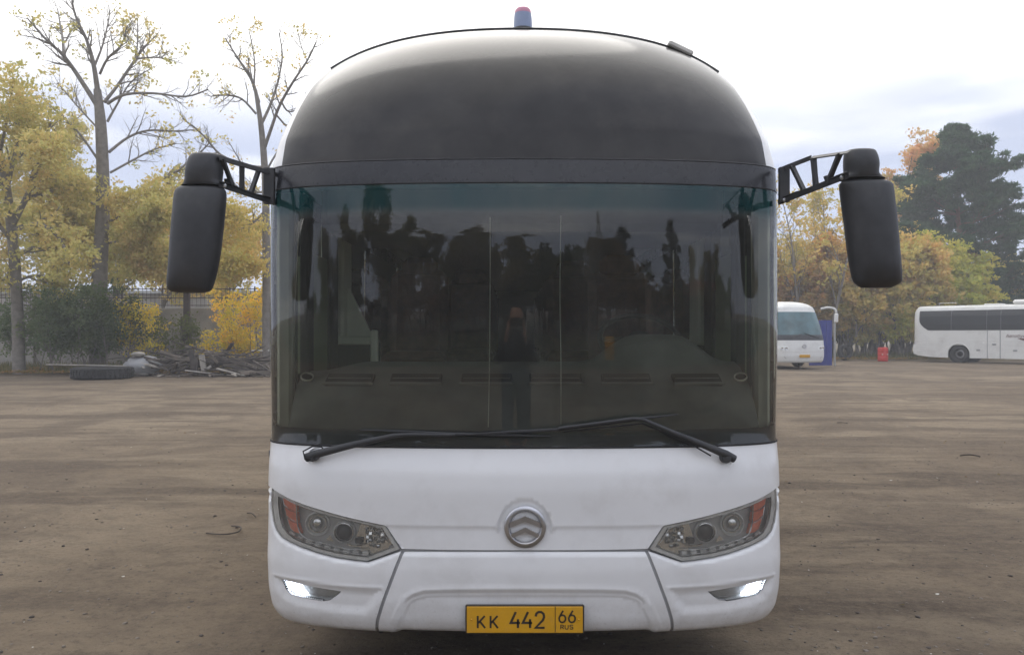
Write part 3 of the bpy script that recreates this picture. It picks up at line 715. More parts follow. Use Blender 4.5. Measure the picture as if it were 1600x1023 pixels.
# --- domed front and roof
de = SH.from_px([(457, 246), (464, 210), (487, 163), (505, 136), (531, 113), (568, 87)])
V_D = 4.0
vd = np.linspace(V_BT, V_D, 70)
sdv = np.interp(vd, [2.44, 2.6, 3.0, 4.0], [1.175, 1.20, 1.205, 1.15])
ker = np.hanning(9); ker /= ker.sum(); sdv = np.convolve(np.pad(sdv, 4, mode='edge'), ker, 'valid')
def sgrid(name, Sm, Vm, mat, off=0.0):
    Q = SH.P(Sm, Vm, off); Nn = SH.Nrm(Sm, Vm).reshape(-1, 3); Q = Q.reshape(-1, 3); nv, nu = Sm.shape
    bad = Nn[:, 2]*0 != 0; Nn[np.linalg.norm(Nn, axis=1) < .5] = (0, 0, 1)
    i = (np.arange(nu-1)[None, :] + nu*np.arange(nv-1)[:, None]).ravel(); F = np.stack([i, i+1, i+1+nu, i+nu], 1)
    return part(name, mesh(name, Q, F, True, Nn, mat), bus)
u = np.linspace(-1, 1, 140)
sgrid('domed_front', u[None, :]*sdv[:, None], np.repeat(vd[:, None], 140, 1), M['black_gloss'])
tail = np.concatenate([np.linspace(0, .45, 24), np.linspace(.6, 1, 5)])
for sg in (-1, 1):
    Sm = sdv[:, None]*(1-tail[None, :]**1.0) + tail[None, :]*0
    k = np.concatenate([np.linspace(0, 1, 30)]); t2 = S0+.3
    Sa = sdv[:, None] + (t2 - sdv[:, None])*k[None, :]
    Sb = np.repeat(np.linspace(t2, SEND, 6)[None, 1:], len(vd), 0)
    Sm = np.concatenate([Sa, Sb], 1)*sg
    if sg < 0: Sm = Sm[:, ::-1]
    sgrid('roof_side', Sm, np.repeat(vd[:, None], Sm.shape[1], 1), M['white'])
vt = np.linspace(V_D, 4.6, 20); ss = np.concatenate([[-SEND, -S0-6, -S0-3], np.linspace(-S0-.5, S0+.5, 80), [S0+3, S0+6, SEND]])
sgrid('roof_top', np.repeat(ss[None, :], 20, 0), np.repeat(vt[:, None], len(ss), 1), M['white'])
# roof rail seen along the skyline
SS_, VV_ = np.meshgrid(np.linspace(-1.45, 1.45, 900), np.linspace(2.7, 4.5, 700)); Q_ = SH.P(SS_, VV_).reshape(-1, 3)
pq = 800+Q_[:, 0]/Q_[:, 1]*FPX; el_ = (Q_[:, 2]-EYE)/Q_[:, 1]; pts = []
for c_ in np.linspace(515, 1125, 62):
    mk = np.where(np.abs(pq-c_) < 3)[0]; k = mk[int(np.argmax(el_[mk]))]; pts.append(Vector(Q_[k]) + Vector(SH.Nrm(SS_.ravel()[k], VV_.ravel()[k]))*.004)
sm_ = np.array([tuple(p) for p in pts]); kk = np.hanning(9); kk /= kk.sum()
sm_ = np.stack([np.convolve(np.pad(sm_[:, i], 4, mode='reflect', reflect_type='odd'), kk, 'valid') for i in range(3)], 1); pts = [Vector(p) for p in sm_]
MB().tube(pts, .0075, 6).obj('roof_trim', M['black_plastic'], bus, auto=60)
# --- beacon
bz = EYE+474*4.75/FPX; bp = Vector(((817-800)*4.75/FPX, 4.75, bz))
bc = MB().lathe([(.075, -.03), (.072, .0), (.062, .006)], 24, Matrix.Translation(bp)).obj('beacon', M['black_plastic'], bus, auto=40)
MB().lathe([(.058, .005), (.0575, .05), (.053, .10)], 24, Matrix.Translation(bp)).obj('beacon_glass', M['beacon'], bc, auto=50)
MB().lathe([(.053, .10), (.049, .122), (.040, .133), (0, .136)], 24, Matrix.Translation(bp)).obj('beacon_cap', M['beacon_red'], bc, auto=50)
k_ = int(np.argmin([abs(800+q.x/q.y*FPX-1061) for q in pts])); d_ = pts[k_+2]-pts[k_-2]; MB().bbox(pts[k_]+Vector((0, 0, .010)), (.15, .06, .030), .008, Matrix.Rotation(math.atan2(-d_.z, d_.x), 3, 'Y')).obj('marker_lamp', M['litter'], bus)
# --- mirrors
def loft(rows, n=20, e=2.6):
    """rows: (xl, xr, py, depth D, half thickness)"""
    V, F = [], []
    for xl, xr, y, D, h in rows:
        cx, w = (xl+xr)/2, (xr-xl)/2
        for k in range(n):
            a = 2*math.pi*k/n; ca, sa = math.cos(a), math.sin(a)
            x = cx + w*np.sign(ca)*abs(ca)**(2/e); dy = h*np.sign(sa)*abs(sa)**(2/2.2)
            p = V3(x, y, D); V.append((p.x, p.y+dy, p.z))
    m = len(rows)
    for i in range(m-1):
        for k in range(n): a, b = i*n+k, i*n+(k+1) % n; F.append((a, a+n, b+n, b))
    F += [tuple(range(n)), tuple(reversed(range((m-1)*n, m*n)))]
    return MB().add(V, F)
def cs(rows, n=5):
    r = smooth_line(rows, n); return [tuple(x) for x in r]
def mirror(side, hous, cap, bars, name):
    D = 3.28
    body = loft(cs([(a, b, y, D, h) for a, b, y, h in hous])).obj('mirror', M['black_plastic'], bus, auto=40)
    loft(cs([(a, b, y, D, h) for a, b, y, h in cap])).obj('mirror_hood', M['black_plastic'], body, auto=40)
    for (x0, y0, x1, y1, w, nm) in bars:
        dd = lambda x: 3.28 + (abs(x-820)-470)/(-70.)*.36 if True else 0
        a, b = V3(x0, y0, dd(x0)), V3(x1, y1, dd(x1)); d = b-a; L = d.length; q = d.to_track_quat('X', 'Y').to_matrix()
        ww = w*3.4/FPX
        mb = MB(); rows = [(-.5, 1.15), (-.42, .95), (0, .85), (.42, .95), (.5, 1.15)] if nm == 'strut' else [(-.5, 1), (.5, 1)]
        V = []
        for t, k in rows:
            for sy, sz in ((-1, -1), (1, -1), (1, 1), (-1, 1)): V.append((a+b)/2 + q @ Vector((t*L, 0, 0)) + Vector((0, sy*.014, 0)) + (q @ Vector((0, 0, 1))).normalized()*0 + Vector((-(d.z), 0, d.x)).normalized()*sz*ww/2*k)
        n = len(rows); F = [tuple(range(4)), tuple(reversed(range(4*n-4, 4*n)))]
        for i in range(n-1):
            for k in range(4): F.append((4*i+k, 4*i+(k+1) % 4, 4*i+4+(k+1) % 4, 4*i+4+k))
        mb.add(V, F).obj(nm, M['black_plastic'], body)
    for k_, (a0, b0, y0, D0, h0) in enumerate([(a, b, y, D, h) for a, b, y, h in (cap[-2], cap[-1])]):
        loft([(a0-.5, b0+.5, y0-1.2, D, h0+.003), (a0-1.5, b0+1.5, y0, D, h0+.006), (a0-.5, b0+.5, y0+1.2, D, h0+.003)]).obj('collar_ring', M['rubber'], body, auto=50)
    lb = [q for q in bars if q[5] == 'arm_bar'][-1]; dq = lambda x: 3.28 + (abs(x-820)-470)/(-70.)*.36
    MB().tube([V3(lb[0]+(lb[2]-lb[0])*t, lb[1]+(lb[3]-lb[1])*t-3.5-1.5*math.sin(t*9), dq(lb[0]+(lb[2]-lb[0])*t)-.016) for t in np.linspace(0, 1, 14)], .005, 6).obj('mirror_cable', M['rubber'], body, auto=60)
    for t in (.08, .92): MB().lathe([(.010, 0), (.010, .008), (0, .010)], 8, Matrix.Translation(V3(lb[0]+(lb[2]-lb[0])*t, lb[1]+(lb[3]-lb[1])*t, dq(lb[0]+(lb[2]-lb[0])*t)-.014)) @ Matrix.Rotation(R(90), 4, 'X')).obj('arm_bolt', M['chrome_dull'], body)
    gm = loft([(a+5, b-5, y, D+h*.93, .012) for a, b, y, h in hous[1:-1]]).obj('mirror_glass', M['chrome'], body, auto=40)
mirror(-1, [(286, 340, 291, .03), (279, 349, 294, .055), (274, 352.5, 303, .07), (272, 350, 330, .085), (269.5, 346.5, 360, .09), (267, 342.5, 395, .09), (264.5, 337, 425, .085), (262.5, 332, 445, .07), (266, 328, 454, .05), (278, 318, 457.5, .02)],
       [(308, 336, 240.5, .02), (300, 345, 243, .05), (294.5, 347, 254, .065), (291.5, 347, 268, .07), (290, 346, 283, .065), (286, 350, 291, .055), (289, 343, 296, .04)],
       [(344, 247, 428, 272, 8, 'arm_bar'), (344, 288, 430, 317, 9, 'arm_bar'), (421, 263, 421, 319, 17, 'arm_block'), (348, 250, 364, 292, 6, 'strut'), (378, 256, 378, 300, 6, 'strut'), (405, 264, 391, 304, 6, 'strut'), (356, 280, 360, 293, 9, 'cable_clip')], 'l')
mirror(1, [(1322, 1378, 282, .03), (1315, 1388, 284.5, .055), (1313, 1393.5, 292, .07), (1317, 1396, 320, .085), (1321.5, 1399, 350, .09), (1325.5, 1402, 385, .09), (1330, 1405, 415, .085), (1333, 1407, 432, .07), (1336, 1405.5, 442, .05), (1345, 1392, 449.5, .02)],
       [(1331, 1356, 234.5, .02), (1322, 1365, 236.5, .05), (1320, 1369, 246, .065), (1320, 1371, 258, .07), (1320, 1371, 272, .065), (1313, 1380, 280, .055), (1320, 1380, 286, .04)],
       [(1217, 266, 1266, 247, 7, 'arm_bar'), (1266, 247, 1324, 238.5, 7, 'arm_bar'), (1217, 316, 1324, 274, 9, 'arm_bar'), (1225, 262, 1225, 316, 16, 'arm_block'), (1237, 259, 1257, 300, 6, 'strut'), (1271, 248, 1275, 294, 6.5, 'strut'), (1312, 241, 1294, 284, 7, 'strut'), (1293, 275, 1297, 286, 9, 'cable_clip')], 'r')
# --- wipers
def wiper(piv, arm, arm_r, blade, blade_off, spring):
    base = W3(*piv, .02)
    w = MB().lathe([(.045, -.018), (.045, -.004), (.040, .0)], 28, Matrix.Translation(W3(*piv, .0)) @ Matrix.Rotation(R(82), 4, 'X')).obj('wiper', M['white'], bus, auto=40)
    MB().lathe([(.024, -.03), (.024, .02), (.018, .03), (.0, .032)], 20, Matrix.Translation(base) @ Matrix.Rotation(R(85), 4, 'X')).obj('wiper_hub', M['black_plastic'], w, auto=40)
    MB().tube([W3(x, y, o) for x, y, o in arm], arm_r, 8, flat=.7).obj('wiper_arm', M['black_plastic'], w, auto=50)
    MB().tube([W3(x, y, o) for x, y, o in spring], .0035, 6).obj('wiper_hose', M['rubber'], w, auto=60)
    bl = MB().tube([W3(x, y, blade_off) for x, y in blade], [.003] + [.0065]*(len(blade)-2) + [.003], 6, flat=.8).obj('wiper_blade', M['black_plastic'], w, auto=50)
    MB().tube([W3(x, y, blade_off-.012) for x, y in blade], .0028, 5).obj('blade_rubber', M['rubber'], bl, auto=50)
wiper((494, 713), [(484, 717, .035), (500, 712, .045), (560, 694, .055), (620, 679, .05), (640, 677.5, .045), (712, 678.5, .035)], [.020, .019, .015, .0105, .008, .007],
      [(565, 670), (640, 673.5), (705, 677), (780, 678.5), (860, 681)], .022, [(494, 722, .03), (485, 720, .05), (484, 708, .06), (497, 698, .055), (510, 699, .05), (514, 706, .04)])
wiper((1130, 716), [(1142, 719, .035), (1127, 712, .045), (1105, 702, .055), (1050, 675, .055), (1000, 652, .05), (984, 651.5, .045), (872, 667, .035)], [.018, .019, .0165, .011, .008, .0075, .007],
      [(1056, 646), (1000, 652), (940, 661), (872, 669), (800, 673), (728, 678)], .028, [(1105, 714, .04), (1068, 690, .05), (1040, 677, .05), (1000, 659, .04), (940, 666, .035), (878, 673, .03)])
# --- sides, windows, tail
def side_panel(sg):
    def arch(c, r=.56, z=.50, n=14): return [(c - r*math.cos(math.pi*k/n), max(.262, z + r*math.sin(math.pi*k/n)-.02)) for k in range(n+1)]
    o = [(SM+.003, .262)] + [(S0+1.9-.56, .262)] + arch(S0+1.9) + [(S0+1.9+.56, .262)] + [(S0+7.9-.56, .262)] + arch(S0+7.9) + [(S0+7.9+.56, .262), (SEND, .262), (SEND, V_SILL), (SM+.003, V_SILL)]
    o = np.array(o)
    if sg < 0: o = mir(o)
    SH.panel('side_panel', o, [], M['white'], bus, step=.12, thick=.02)
    edges = [S0+.17, S0+.95, S0+2.2, S0+3.9, S0+5.6, S0+7.3, S0+9.0, SEND-.5]
    for i, (a, b) in enumerate(zip(edges[:-1], edges[1:])):
        S = np.linspace(a+.03, b-.03, 4)*sg
        SH.grid('side_window', S if sg > 0 else S[::-1], np.linspace(V_SILL+.05, V_BT-.12, 6), M['side_glass'] if i < 2 else M['tint_glass'], bus, off=-.006)
        S = np.linspace(b-.035, b+.035, 3)*sg
        SH.grid('window_pillar', S if sg > 0 else S[::-1], np.linspace(V_SILL, V_BT, 8), M['black_band'], bus, off=-.004)
    for v0, v1 in ((V_SILL+.001, V_SILL+.052), (V_BT-.122, V_BT)):
        S = np.linspace(S0+.02, SEND, 8)*sg
        SH.grid('window_rail', S if sg > 0 else S[::-1], np.array([v0, v1]), M['black_band'], bus, off=-.002)
    S = np.linspace(SEND-.5, SEND, 3)*sg
    SH.grid('rear_quarter', S if sg > 0 else S[::-1], np.array([V_SILL, V_BT]), M['white'], bus)
side_panel(-1); side_panel(1)
yb = float(SH.P(SEND, 1.0)[1])
prof = [tuple(SH.P(-SEND, v)[[0, 2]]) for v in np.linspace(.262, 4.55, 50)] + [tuple(SH.P(SEND, v)[[0, 2]]) for v in np.linspace(4.55, .262, 50)]
mb = MB(); mb.add([(x, yb + (2.0 if z > 3.6 else 0)*0 , z) for x, z in prof], [tuple(range(len(prof)))]); mb.obj('rear_wall', M['white'], bus)
def bus_wheel(x, y, r=.5, w=.30, sgn=1):
    m = Matrix.Translation((x, y, r)) @ Matrix.Rotation(R(90)*sgn, 4, 'Y')
    t = MB().lathe([(.27, -w/2), (.40, -w/2), (.47, -w/2+.02), (r, -w/2+.06), (r, w/2-.06), (.47, w/2-.02), (.40, w/2), (.29, w/2), (.27, w/2-.04)], 36, m).obj('wheel', M['rubber'], bus, auto=35)
    MB().lathe([(.285, w/2-.01), (.27, w/2-.02), (.26, w/2-.09), (.16, w/2-.06), (.14, w/2-.0), (.07, w/2+.01), (0, w/2+.012)], 30, m).obj('rim', M['steel'], t, auto=35)
for sg in (-1, 1):
    for yy in (S0*0 + float(SH.P(S0+1.9, 1)[1]), float(SH.P(S0+7.9, 1)[1])): bus_wheel(X0+sg*1.06, yy, sgn=sg)
MB().box((X0, 9.2, .42), (2.3, 10.6, .12)).box((X0, 3.95, .40), (1.9, .5, .10)).obj('chassis', M['dark_void'], bus)
MB().tube([(X0-1.0, float(SH.P(S0+1.9, 1)[1]), .45), (X0+1.0, float(SH.P(S0+1.9, 1)[1]), .45)], .07, 10).obj('axle', M['dark_void'], bus)
# --- cabin
MB().bbox((X0, 10.2, 1.02), (2.36, 11.4, .06), .01).obj('cabin_floor', M['int_dark'], bus)
MB().bbox((X0, 9.6, 2.52), (2.3, 11.2, .05), .01).obj('cabin_ceiling', M['int_dark'], bus)
MB().bbox((X0, 4.62, 2.34), (2.2, .9, .26), .04).obj('header_shelf', M['int_dark'], bus)
SH.grid('cabin_lining', np.linspace(-S0+.05, S0-.05, 40), np.linspace(V_BT, 3.4, 12), M['int_dark'], bus, off=-.06)
# dashboard: curved profile across the cabin
dp = [(3.50, 1.165), (3.53, 1.20), (3.62, 1.31), (3.72, 1.395), (3.82, 1.435), (3.95, 1.475), (4.08, 1.505), (4.14, 1.50), (4.18, 1.44), (4.20, 1.05)]
V, F = [], []; xs = np.linspace(-1.13, 1.13, 90)
for x in xs:
    k = float(SH.P(abs(x)*1.0, 1.3)[1]) - 3.47
    hump = .145*math.exp(-((x-.70)/.27)**4) ; wing = .05*sstep(np.array(abs(x)), .8, 1.1)
    for (y, z) in dp:
        f = float(sstep(np.array(y), 3.78, 4.02)); zz_ = z + hump*f*(1 if y < 4.19 else 0) - wing*f*(0 if x > 0 else 1)
        V.append((X0+x, y + max(0, k)*1.02*(1-sstep(np.array(y), 3.5, 4.15)*1.0) + .012, zz_))
nd = len(dp)
for i in range(len(xs)-1):
    for j in range(nd-1): a = i*nd+j; F.append((a, a+nd, a+nd+1, a+1))
dash = MB().add(V, F).obj('dashboard', M['dash'], bus, auto=60)
def dash_pt(px, py):
    best = None
    for D in np.linspace(3.5, 4.2, 281):
        z = EYE-(py-522)*D/FPX; x = (px-800)*D/FPX - X0
        k = max(0, float(SH.P(abs(x), 1.3)[1]) - 3.47)
        ys = np.array([y + k*1.02*(1-float(sstep(np.array(y), 3.5, 4.15))) + .012 for y, _ in dp[:7]]); zs = [zq for _, zq in dp[:7]]
        if z <= np.interp(D, ys, zs): best = D; break
    return V3(px, py, best or 3.8)
for x0, x1 in ((507, 588), (607, 694), (717, 804), (824, 912), (936, 1020), (1047, 1129)):
    a, b = dash_pt(x0+4, 596), dash_pt(x1-4, 596); c = (a+b)/2; L = (b-a).length
    rot = Matrix.Rotation(math.atan2(b.y-a.y, b.x-a.x), 3, 'Z') @ Matrix.Rotation(R(34), 3, 'X'); c = c + rot @ Vector((0, 0, .010))
    v = MB().bbox(c, (L, .085, .022), .004, rot).obj('air_vent', M['int_dark'], dash)
    MB().bbox(c + rot @ Vector((0, -.042, .010)), (L+.02, .012, .018), .004, rot).bbox(c + rot @ Vector((0, .0, .012)), (L-.02, .006, .006), .002, rot).obj('vent_lip', M['dash'], v)
for px in (481, 1156):
    c = dash_pt(px, 593); m = Matrix.Translation(c + Vector((0, -.014, .012))) @ Matrix.Rotation(R(35), 4, 'X') @ Matrix.Rotation(R(12 if px < 800 else -12), 4, 'Y')
    v = MB().lathe([(.026, .0), (.0, .002)], 24, m).obj('round_vent', M['int_dark'], dash, smooth=True)
    MB().lathe([(.033, .0), (.033, .008), (.029, .010), (.027, .004)], 28, m).obj('vent_ring', M['litter'], v, auto=40)
# screen wires, left glovebox edge
for ln in ([(765.5, 338), (765.5, 430), (764.5, 560), (762.5, 668)], [(877, 335), (876, 400), (875.5, 470), (877, 560), (877, 664)], [(463, 345), (459, 430), (453.5, 520), (450.5, 590)], [(1178, 350), (1179, 430), (1182, 500), (1186, 575), (1188, 585), (1199, 583)]):
    MB().tube([W3(x, y, -.02) for x, y in smooth_line(ln, 6)], .0019, 5).obj('screen_wire', M['litter'], bus, auto=60)
# pillars, door frame, handrail and driver partition seen through the glass
for sg in (-1, 1):
    x = X0+sg*1.185
    MB().bbox((x, 3.84, 1.78), (.075, .08, 1.22), .015, Matrix.Rotation(-sg*.0, 3, 'Y')).obj('pillar_trim', M['int_grey'], bus)
    MB().bbox((X0+sg*1.19, 4.24, 1.75), (.05, .12, 1.2), .01).obj('door_frame', M['int_dark'], bus)
    MB().bbox((X0+sg*1.18, 4.74, 1.75), (.06, .20, 1.25), .01).obj('door_frame', M['int_dark'], bus)
    MB().bbox((X0+sg*1.16, 5.02, 1.98), (.06, .26, .80), .015).obj('pillar_trim', M['int_grey'], bus)
for sg in (-1, 1): MB().bbox((X0+sg*1.175, 4.46, 1.76), (.012, .34, .68), .003).obj('door_pane', M['door_glass'], bus)  # extra panes added to carry the bright look of the door glass
mb = MB(); xq = X0-1.15
mb.add([(xq+.0, 5.0, 1.62), (xq+.0, 5.0, 1.95), (xq+.03, 5.0, 1.95), (xq+.19, 5.0, 1.62), (xq+.0, 5.04, 1.62), (xq+.0, 5.04, 1.95), (xq+.03, 5.04, 1.95), (xq+.19, 5.04, 1.62)], [(0, 3, 2, 1), (4, 5, 6, 7), (0, 1, 5, 4), (1, 2, 6, 5), (2, 3, 7, 6), (3, 0, 4, 7)]).obj('pillar_foot', M['int_grey'], bus)
a, b = V3(514, 532, 4.9), V3(588, 532, 4.9)
MB().bbox((a+b)/2, (b.x-a.x, .05, .06), .01).obj('handrail', M['int_grey'], bus)
a = V3(585, 540, 4.85); MB().bbox(a + Vector((0, 0, -.05)), (.045, .05, .30), .01).obj('handrail_post', M['int_grey'], bus)
MB().bbox(V3(553, 575, 4.9), (.34, .04, .35), .01).obj('entry_partition', M['int_dark'], bus)
MB().bbox(V3(1125, 470, 5.3), (.10, .06, .9), .02).obj('partition_post', M['int_grey'], bus)
MB().bbox(V3(1160, 523, 4.4), (.10, .03, .02), .005).obj('switch_panel', M['int_grey'], bus)
def seat(x, y, z=1.05, h=1.05, w=.46):
    b = MB().bbox((x, y+.16, z+.72), (w, .14, h-.25), .06, Matrix.Rotation(-.12, 3, 'X')).obj('seat', M['seat'], bus)
    MB().bbox((x, y-.12, z+.40), (w, .48, .14), .05).obj('seat_cushion', M['seat'], b)
    MB().bbox((x, y-.05, z+.17), (w*.7, .3, .32), .02).obj('seat_base', M['int_dark'], b)
    MB().bbox((x, y+.20, z+1.13), (w*.62, .11, .18), .05).obj('headrest', M['seat'], b)
seat(X0+.72, 5.35, 1.0, 1.0); seat(X0-.80, 6.0)
for r_ in range(5):
    for x in (-.93, -.46, .46, .93):
        if r_ == 0 and x < -.4: continue
        seat(X0+x, 6.3+r_*.85)
sw = Matrix.Translation((X0+.68, 4.42, 1.62)) @ Matrix.Rotation(R(38), 4, 'X')
pts = [sw @ Vector((.23*math.cos(a), .23*math.sin(a), 0)) for a in np.linspace(0, 2*math.pi, 33)]
w = MB().tube(pts, .015, 8, cap=False).obj('steering_wheel', M['int_dark'], bus, auto=60)
MB().lathe([(.07, -.03), (.07, .01), (0, .02)], 16, sw).tube([sw @ Vector((-.22, 0, 0)), sw @ Vector((.22, 0, 0))], .014, 6).tube([sw @ Vector((0, 0, 0)), (X0+.68, 4.3, 1.15)], .03, 8).obj('steering_hub', M['int_dark'], w, auto=50)
# small hinge block at the left edge
p = V3(419.5, 709, 3.9); MB().bbox(p+Vector((0, .05, 0)), (.012, .06, .035), .004).obj('hatch_hinge', M['black_plastic'], bus)
# ================================================================== GROUND
def vnoise(x, y, seed):
    """value noise, vectorised"""
    r = np.random.default_rng(seed); T = r.random((64, 64))
    xi, yi = np.floor(x).astype(int), np.floor(y).astype(int); fx, fy = x-xi, y-yi
    fx = fx*fx*(3-2*fx); fy = fy*fy*(3-2*fy); g = lambda a, b: T[a % 64, b % 64]
    return (g(xi, yi)*(1-fx)+g(xi+1, yi)*fx)*(1-fy) + (g(xi, yi+1)*(1-fx)+g(xi+1, yi+1)*fx)*fy - .5
def ground_h(x, y):
    near = np.exp(-(x*x+(y-3)**2)/3000.)
    tr = vnoise((x*.35+y*.12), (y*1.9-x*.35), 5)*.016 + vnoise((x*.8-y*.5)*1.2, (y*2.6+x*1.1), 6)*.008
    return (vnoise(x*.22, y*.22, 1)*.03 + vnoise(x*.9, y*.9, 2)*.018 + vnoise(x*3.1, y*3.1, 3)*.010 + vnoise(x*8, y*8, 4)*.005*np.exp(-(x*x+y*y)/150.) + tr)*near - .012
def warp(n, L, a): t = np.linspace(-1, 1, n); return np.sinh(t*a)/math.sinh(a)*L
gx, gy = np.meshgrid(warp(420, 700, 6.6), warp(420, 700, 6.2)+6)
gz = ground_h(gx, gy)
n = 420; i = (np.arange(n-1)[None, :] + n*np.arange(n-1)[:, None]).ravel()
gF = np.stack([i, i+1, i+1+n, i+n], 1)
def ground_mat():
    m, nt, out = new_mat('yard_dirt')
    b = N(nt.nodes, 'ShaderNodeBsdfPrincipled', i_Roughness=.93); b.inputs['Specular IOR Level'].default_value = .25
    t = N(nt.nodes, 'ShaderNodeTexCoord'); o = t.outputs['Object']
    def mp(sc, rot=0, loc=(0, 0, 0)):
        q = N(nt.nodes, 'ShaderNodeMapping'); q.inputs['Scale'].default_value = sc; q.inputs['Rotation'].default_value = (0, 0, rot); q.inputs['Location'].default_value = loc
        nt.links.new(o, q.inputs[0]); return q.outputs[0]
    base = ramp(nt, noise(nt, .16, 5, .6, mp((1, 1, 1))).outputs[0], [(.34, (.150, .114, .078)), (.5, (.212, .166, .115)), (.66, (.28, .225, .158))]).outputs[0]
    # patches of darker, damper soil
    f = ramp(nt, noise(nt, .42, 8, .68, mp((1.0, .8, 1), .6, (3, 1, 0)), .6).outputs[0], [(.47, 0.0), (.57, .75)]).outputs[0]
    base = mixc(nt, f, base, (.115, .088, .064))
    # old wheel tracks: long streaks along two bearings
    for rot, lo, col, k, sc in ((1.05, .56, (.080, .060, .044), .75, (.22, 1.2, 1)), (-.95, .57, (.090, .068, .050), .7, (.20, 1.0, 1)), (.62, .57, (.29, .235, .165), .45, (.30, .9, 1)), (1.9, .58, (.11, .085, .062), .6, (.25, 1.0, 1))):
        f = ramp(nt, noise(nt, 1.0, 7, .62, mp(sc, rot), .25).outputs[0], [(lo-.02, 0.0), (lo+.07, k)]).outputs[0]
        base = mixc(nt, f, base, col)
    f = ramp(nt, noise(nt, 2.6, 9, .75, mp((1, 1.6, 1))).outputs[0], [(.40, .30), (.52, 0.0)]).outputs[0]
    base = mixc(nt, f, base, (.060, .048, .038))
    f = ramp(nt, noise(nt, 11, 8, .8, mp((1, 1.3, 1), .2, (9, 4, 0))).outputs[0], [(.45, .0), (.62, .45)]).outputs[0]
    base = mixc(nt, f, base, (.205, .158, .112))
    f = ramp(nt, noise(nt, 19, 7, .8, mp((1, 1.3, 1), .5, (2, 4, 0))).outputs[0], [(.36, .5), (.48, 0.0)]).outputs[0]
    base = mixc(nt, f, base, (.055, .042, .031))
    f = ramp(nt, noise(nt, 34, 6, .8, mp((1, 1, 1))).outputs[0], [(.60, 0.0), (.72, .5)]).outputs[0]
    base = mixc(nt, f, base, (.36, .32, .27))
    f = ramp(nt, noise(nt, 60, 4, .8, mp((1, 1, 1), 0, (7, 2, 0))).outputs[0], [(.34, .55), (.43, 0.0)]).outputs[0]
    base = mixc(nt, f, base, (.06, .05, .042))
    v = N(nt.nodes, 'ShaderNodeTexVoronoi', i_Scale=8.0, i_Randomness=1.0); nt.links.new(mp((1, 1, 1)), v.inputs['Vector'])
    f = ramp(nt, v.outputs['Distance'], [(.028, .8), (.05, 0.0)]).outputs[0]
    base = mixc(nt, f, base, (.075, .06, .05))
    nt.links.new(base, b.inputs['Base Color'])
    bp = N(nt.nodes, 'ShaderNodeBump', i_Strength=1.0, i_Distance=.035); nt.links.new(noise(nt, 5, 10, .72, mp((1, 1.4, 1))).outputs[0], bp.inputs['Height'])
    bp2 = N(nt.nodes, 'ShaderNodeBump', i_Strength=.9, i_Distance=.010); nt.links.new(noise(nt, 55, 5, .75, mp((1, 1, 1))).outputs[0], bp2.inputs['Height']); nt.links.new(bp.outputs[0], bp2.inputs['Normal'])
    nt.links.new(bp2.outputs[0], b.inputs['Normal']); nt.links.new(b.outputs[0], out.inputs[0]); return m
M['dirt'] = ground_mat()
g = bpy.data.objects.new('ground', mesh('ground', np.stack([gx, gy, gz], -1).reshape(-1, 3), gF, True, mat=M['dirt'])); COL.objects.link(g); tag(g, kind='structure')
# verge: low bank of soil, dead grass and leaves behind the yard on each side
def verge(name, xs, yf, depth, h, seed):
    ys = np.linspace(0, 1, 24); V = []
    yf = np.interp(np.linspace(0, 1, len(xs)), np.linspace(0, 1, len(yf)), yf)
    X, T = np.meshgrid(xs, ys); Y = yf[None, :] + T*depth + vnoise(X*.5, T*0, seed)*1.2*(1-T)
    Z = h*sstep(T, 0, .25) + vnoise(X*.6, Y*.6, seed+1)*.22*sstep(T, .02, .3) + vnoise(X*2.2, Y*2.2, seed+2)*.10*sstep(T, .02, .2) - .03*(1-sstep(T, 0, .05))
    k = len(xs); i = (np.arange(k-1)[None, :] + k*np.arange(len(ys)-1)[:, None]).ravel()
    o = bpy.data.objects.new(name, mesh(name, np.stack([X, Y, Z], -1).reshape(-1, 3), np.stack([i, i+1, i+1+k, i+k], 1), True, mat=M['verge'])); COL.objects.link(o); tag(o, kind='structure'); return o
def verge_mat():
    m, nt, out = new_mat('verge_soil'); b = N(nt.nodes, 'ShaderNodeBsdfPrincipled', i_Roughness=.95)
    c = ramp(nt, noise(nt, .6, 8, .7).outputs[0], [(.35, (.060, .052, .032)), (.5, (.12, .098, .062)), (.65, (.20, .150, .088))]).outputs[0]
    f = ramp(nt, noise(nt, 9, 8, .8).outputs[0], [(.48, 0.0), (.6, .7)]).outputs[0]; c = mixc(nt, f, c, (.24, .165, .075))
    f = ramp(nt, noise(nt, 1.3, 6, .7).outputs[0], [(.52, 0.0), (.64, .7)]).outputs[0]; c = mixc(nt, f, c, (.065, .085, .03))
    nt.links.new(c, b.inputs['Base Color'])
    bp = N(nt.nodes, 'ShaderNodeBump', i_Strength=1, i_Distance=.06); nt.links.new(noise(nt, 8, 8, .8).outputs[0], bp.inputs['Height']); nt.links.new(bp.outputs[0], b.inputs['Normal'])
    nt.links.new(b.outputs[0], out.inputs[0]); return m
M['verge'] = verge_mat()
verge('verge', np.linspace(-70, -4, 200), [31.5, 31, 30.6, 31.6, 33.5], 30, .10, 11)
verge('verge', np.linspace(6, 130, 260), [47, 47.5, 49.5, 51.5, 50], 60, .12, 21)
verge('verge', np.linspace(-120, 120, 260), [-9, -8.5, -8, -9, -10], -110, .12, 31).data.materials[0] = M['grass']
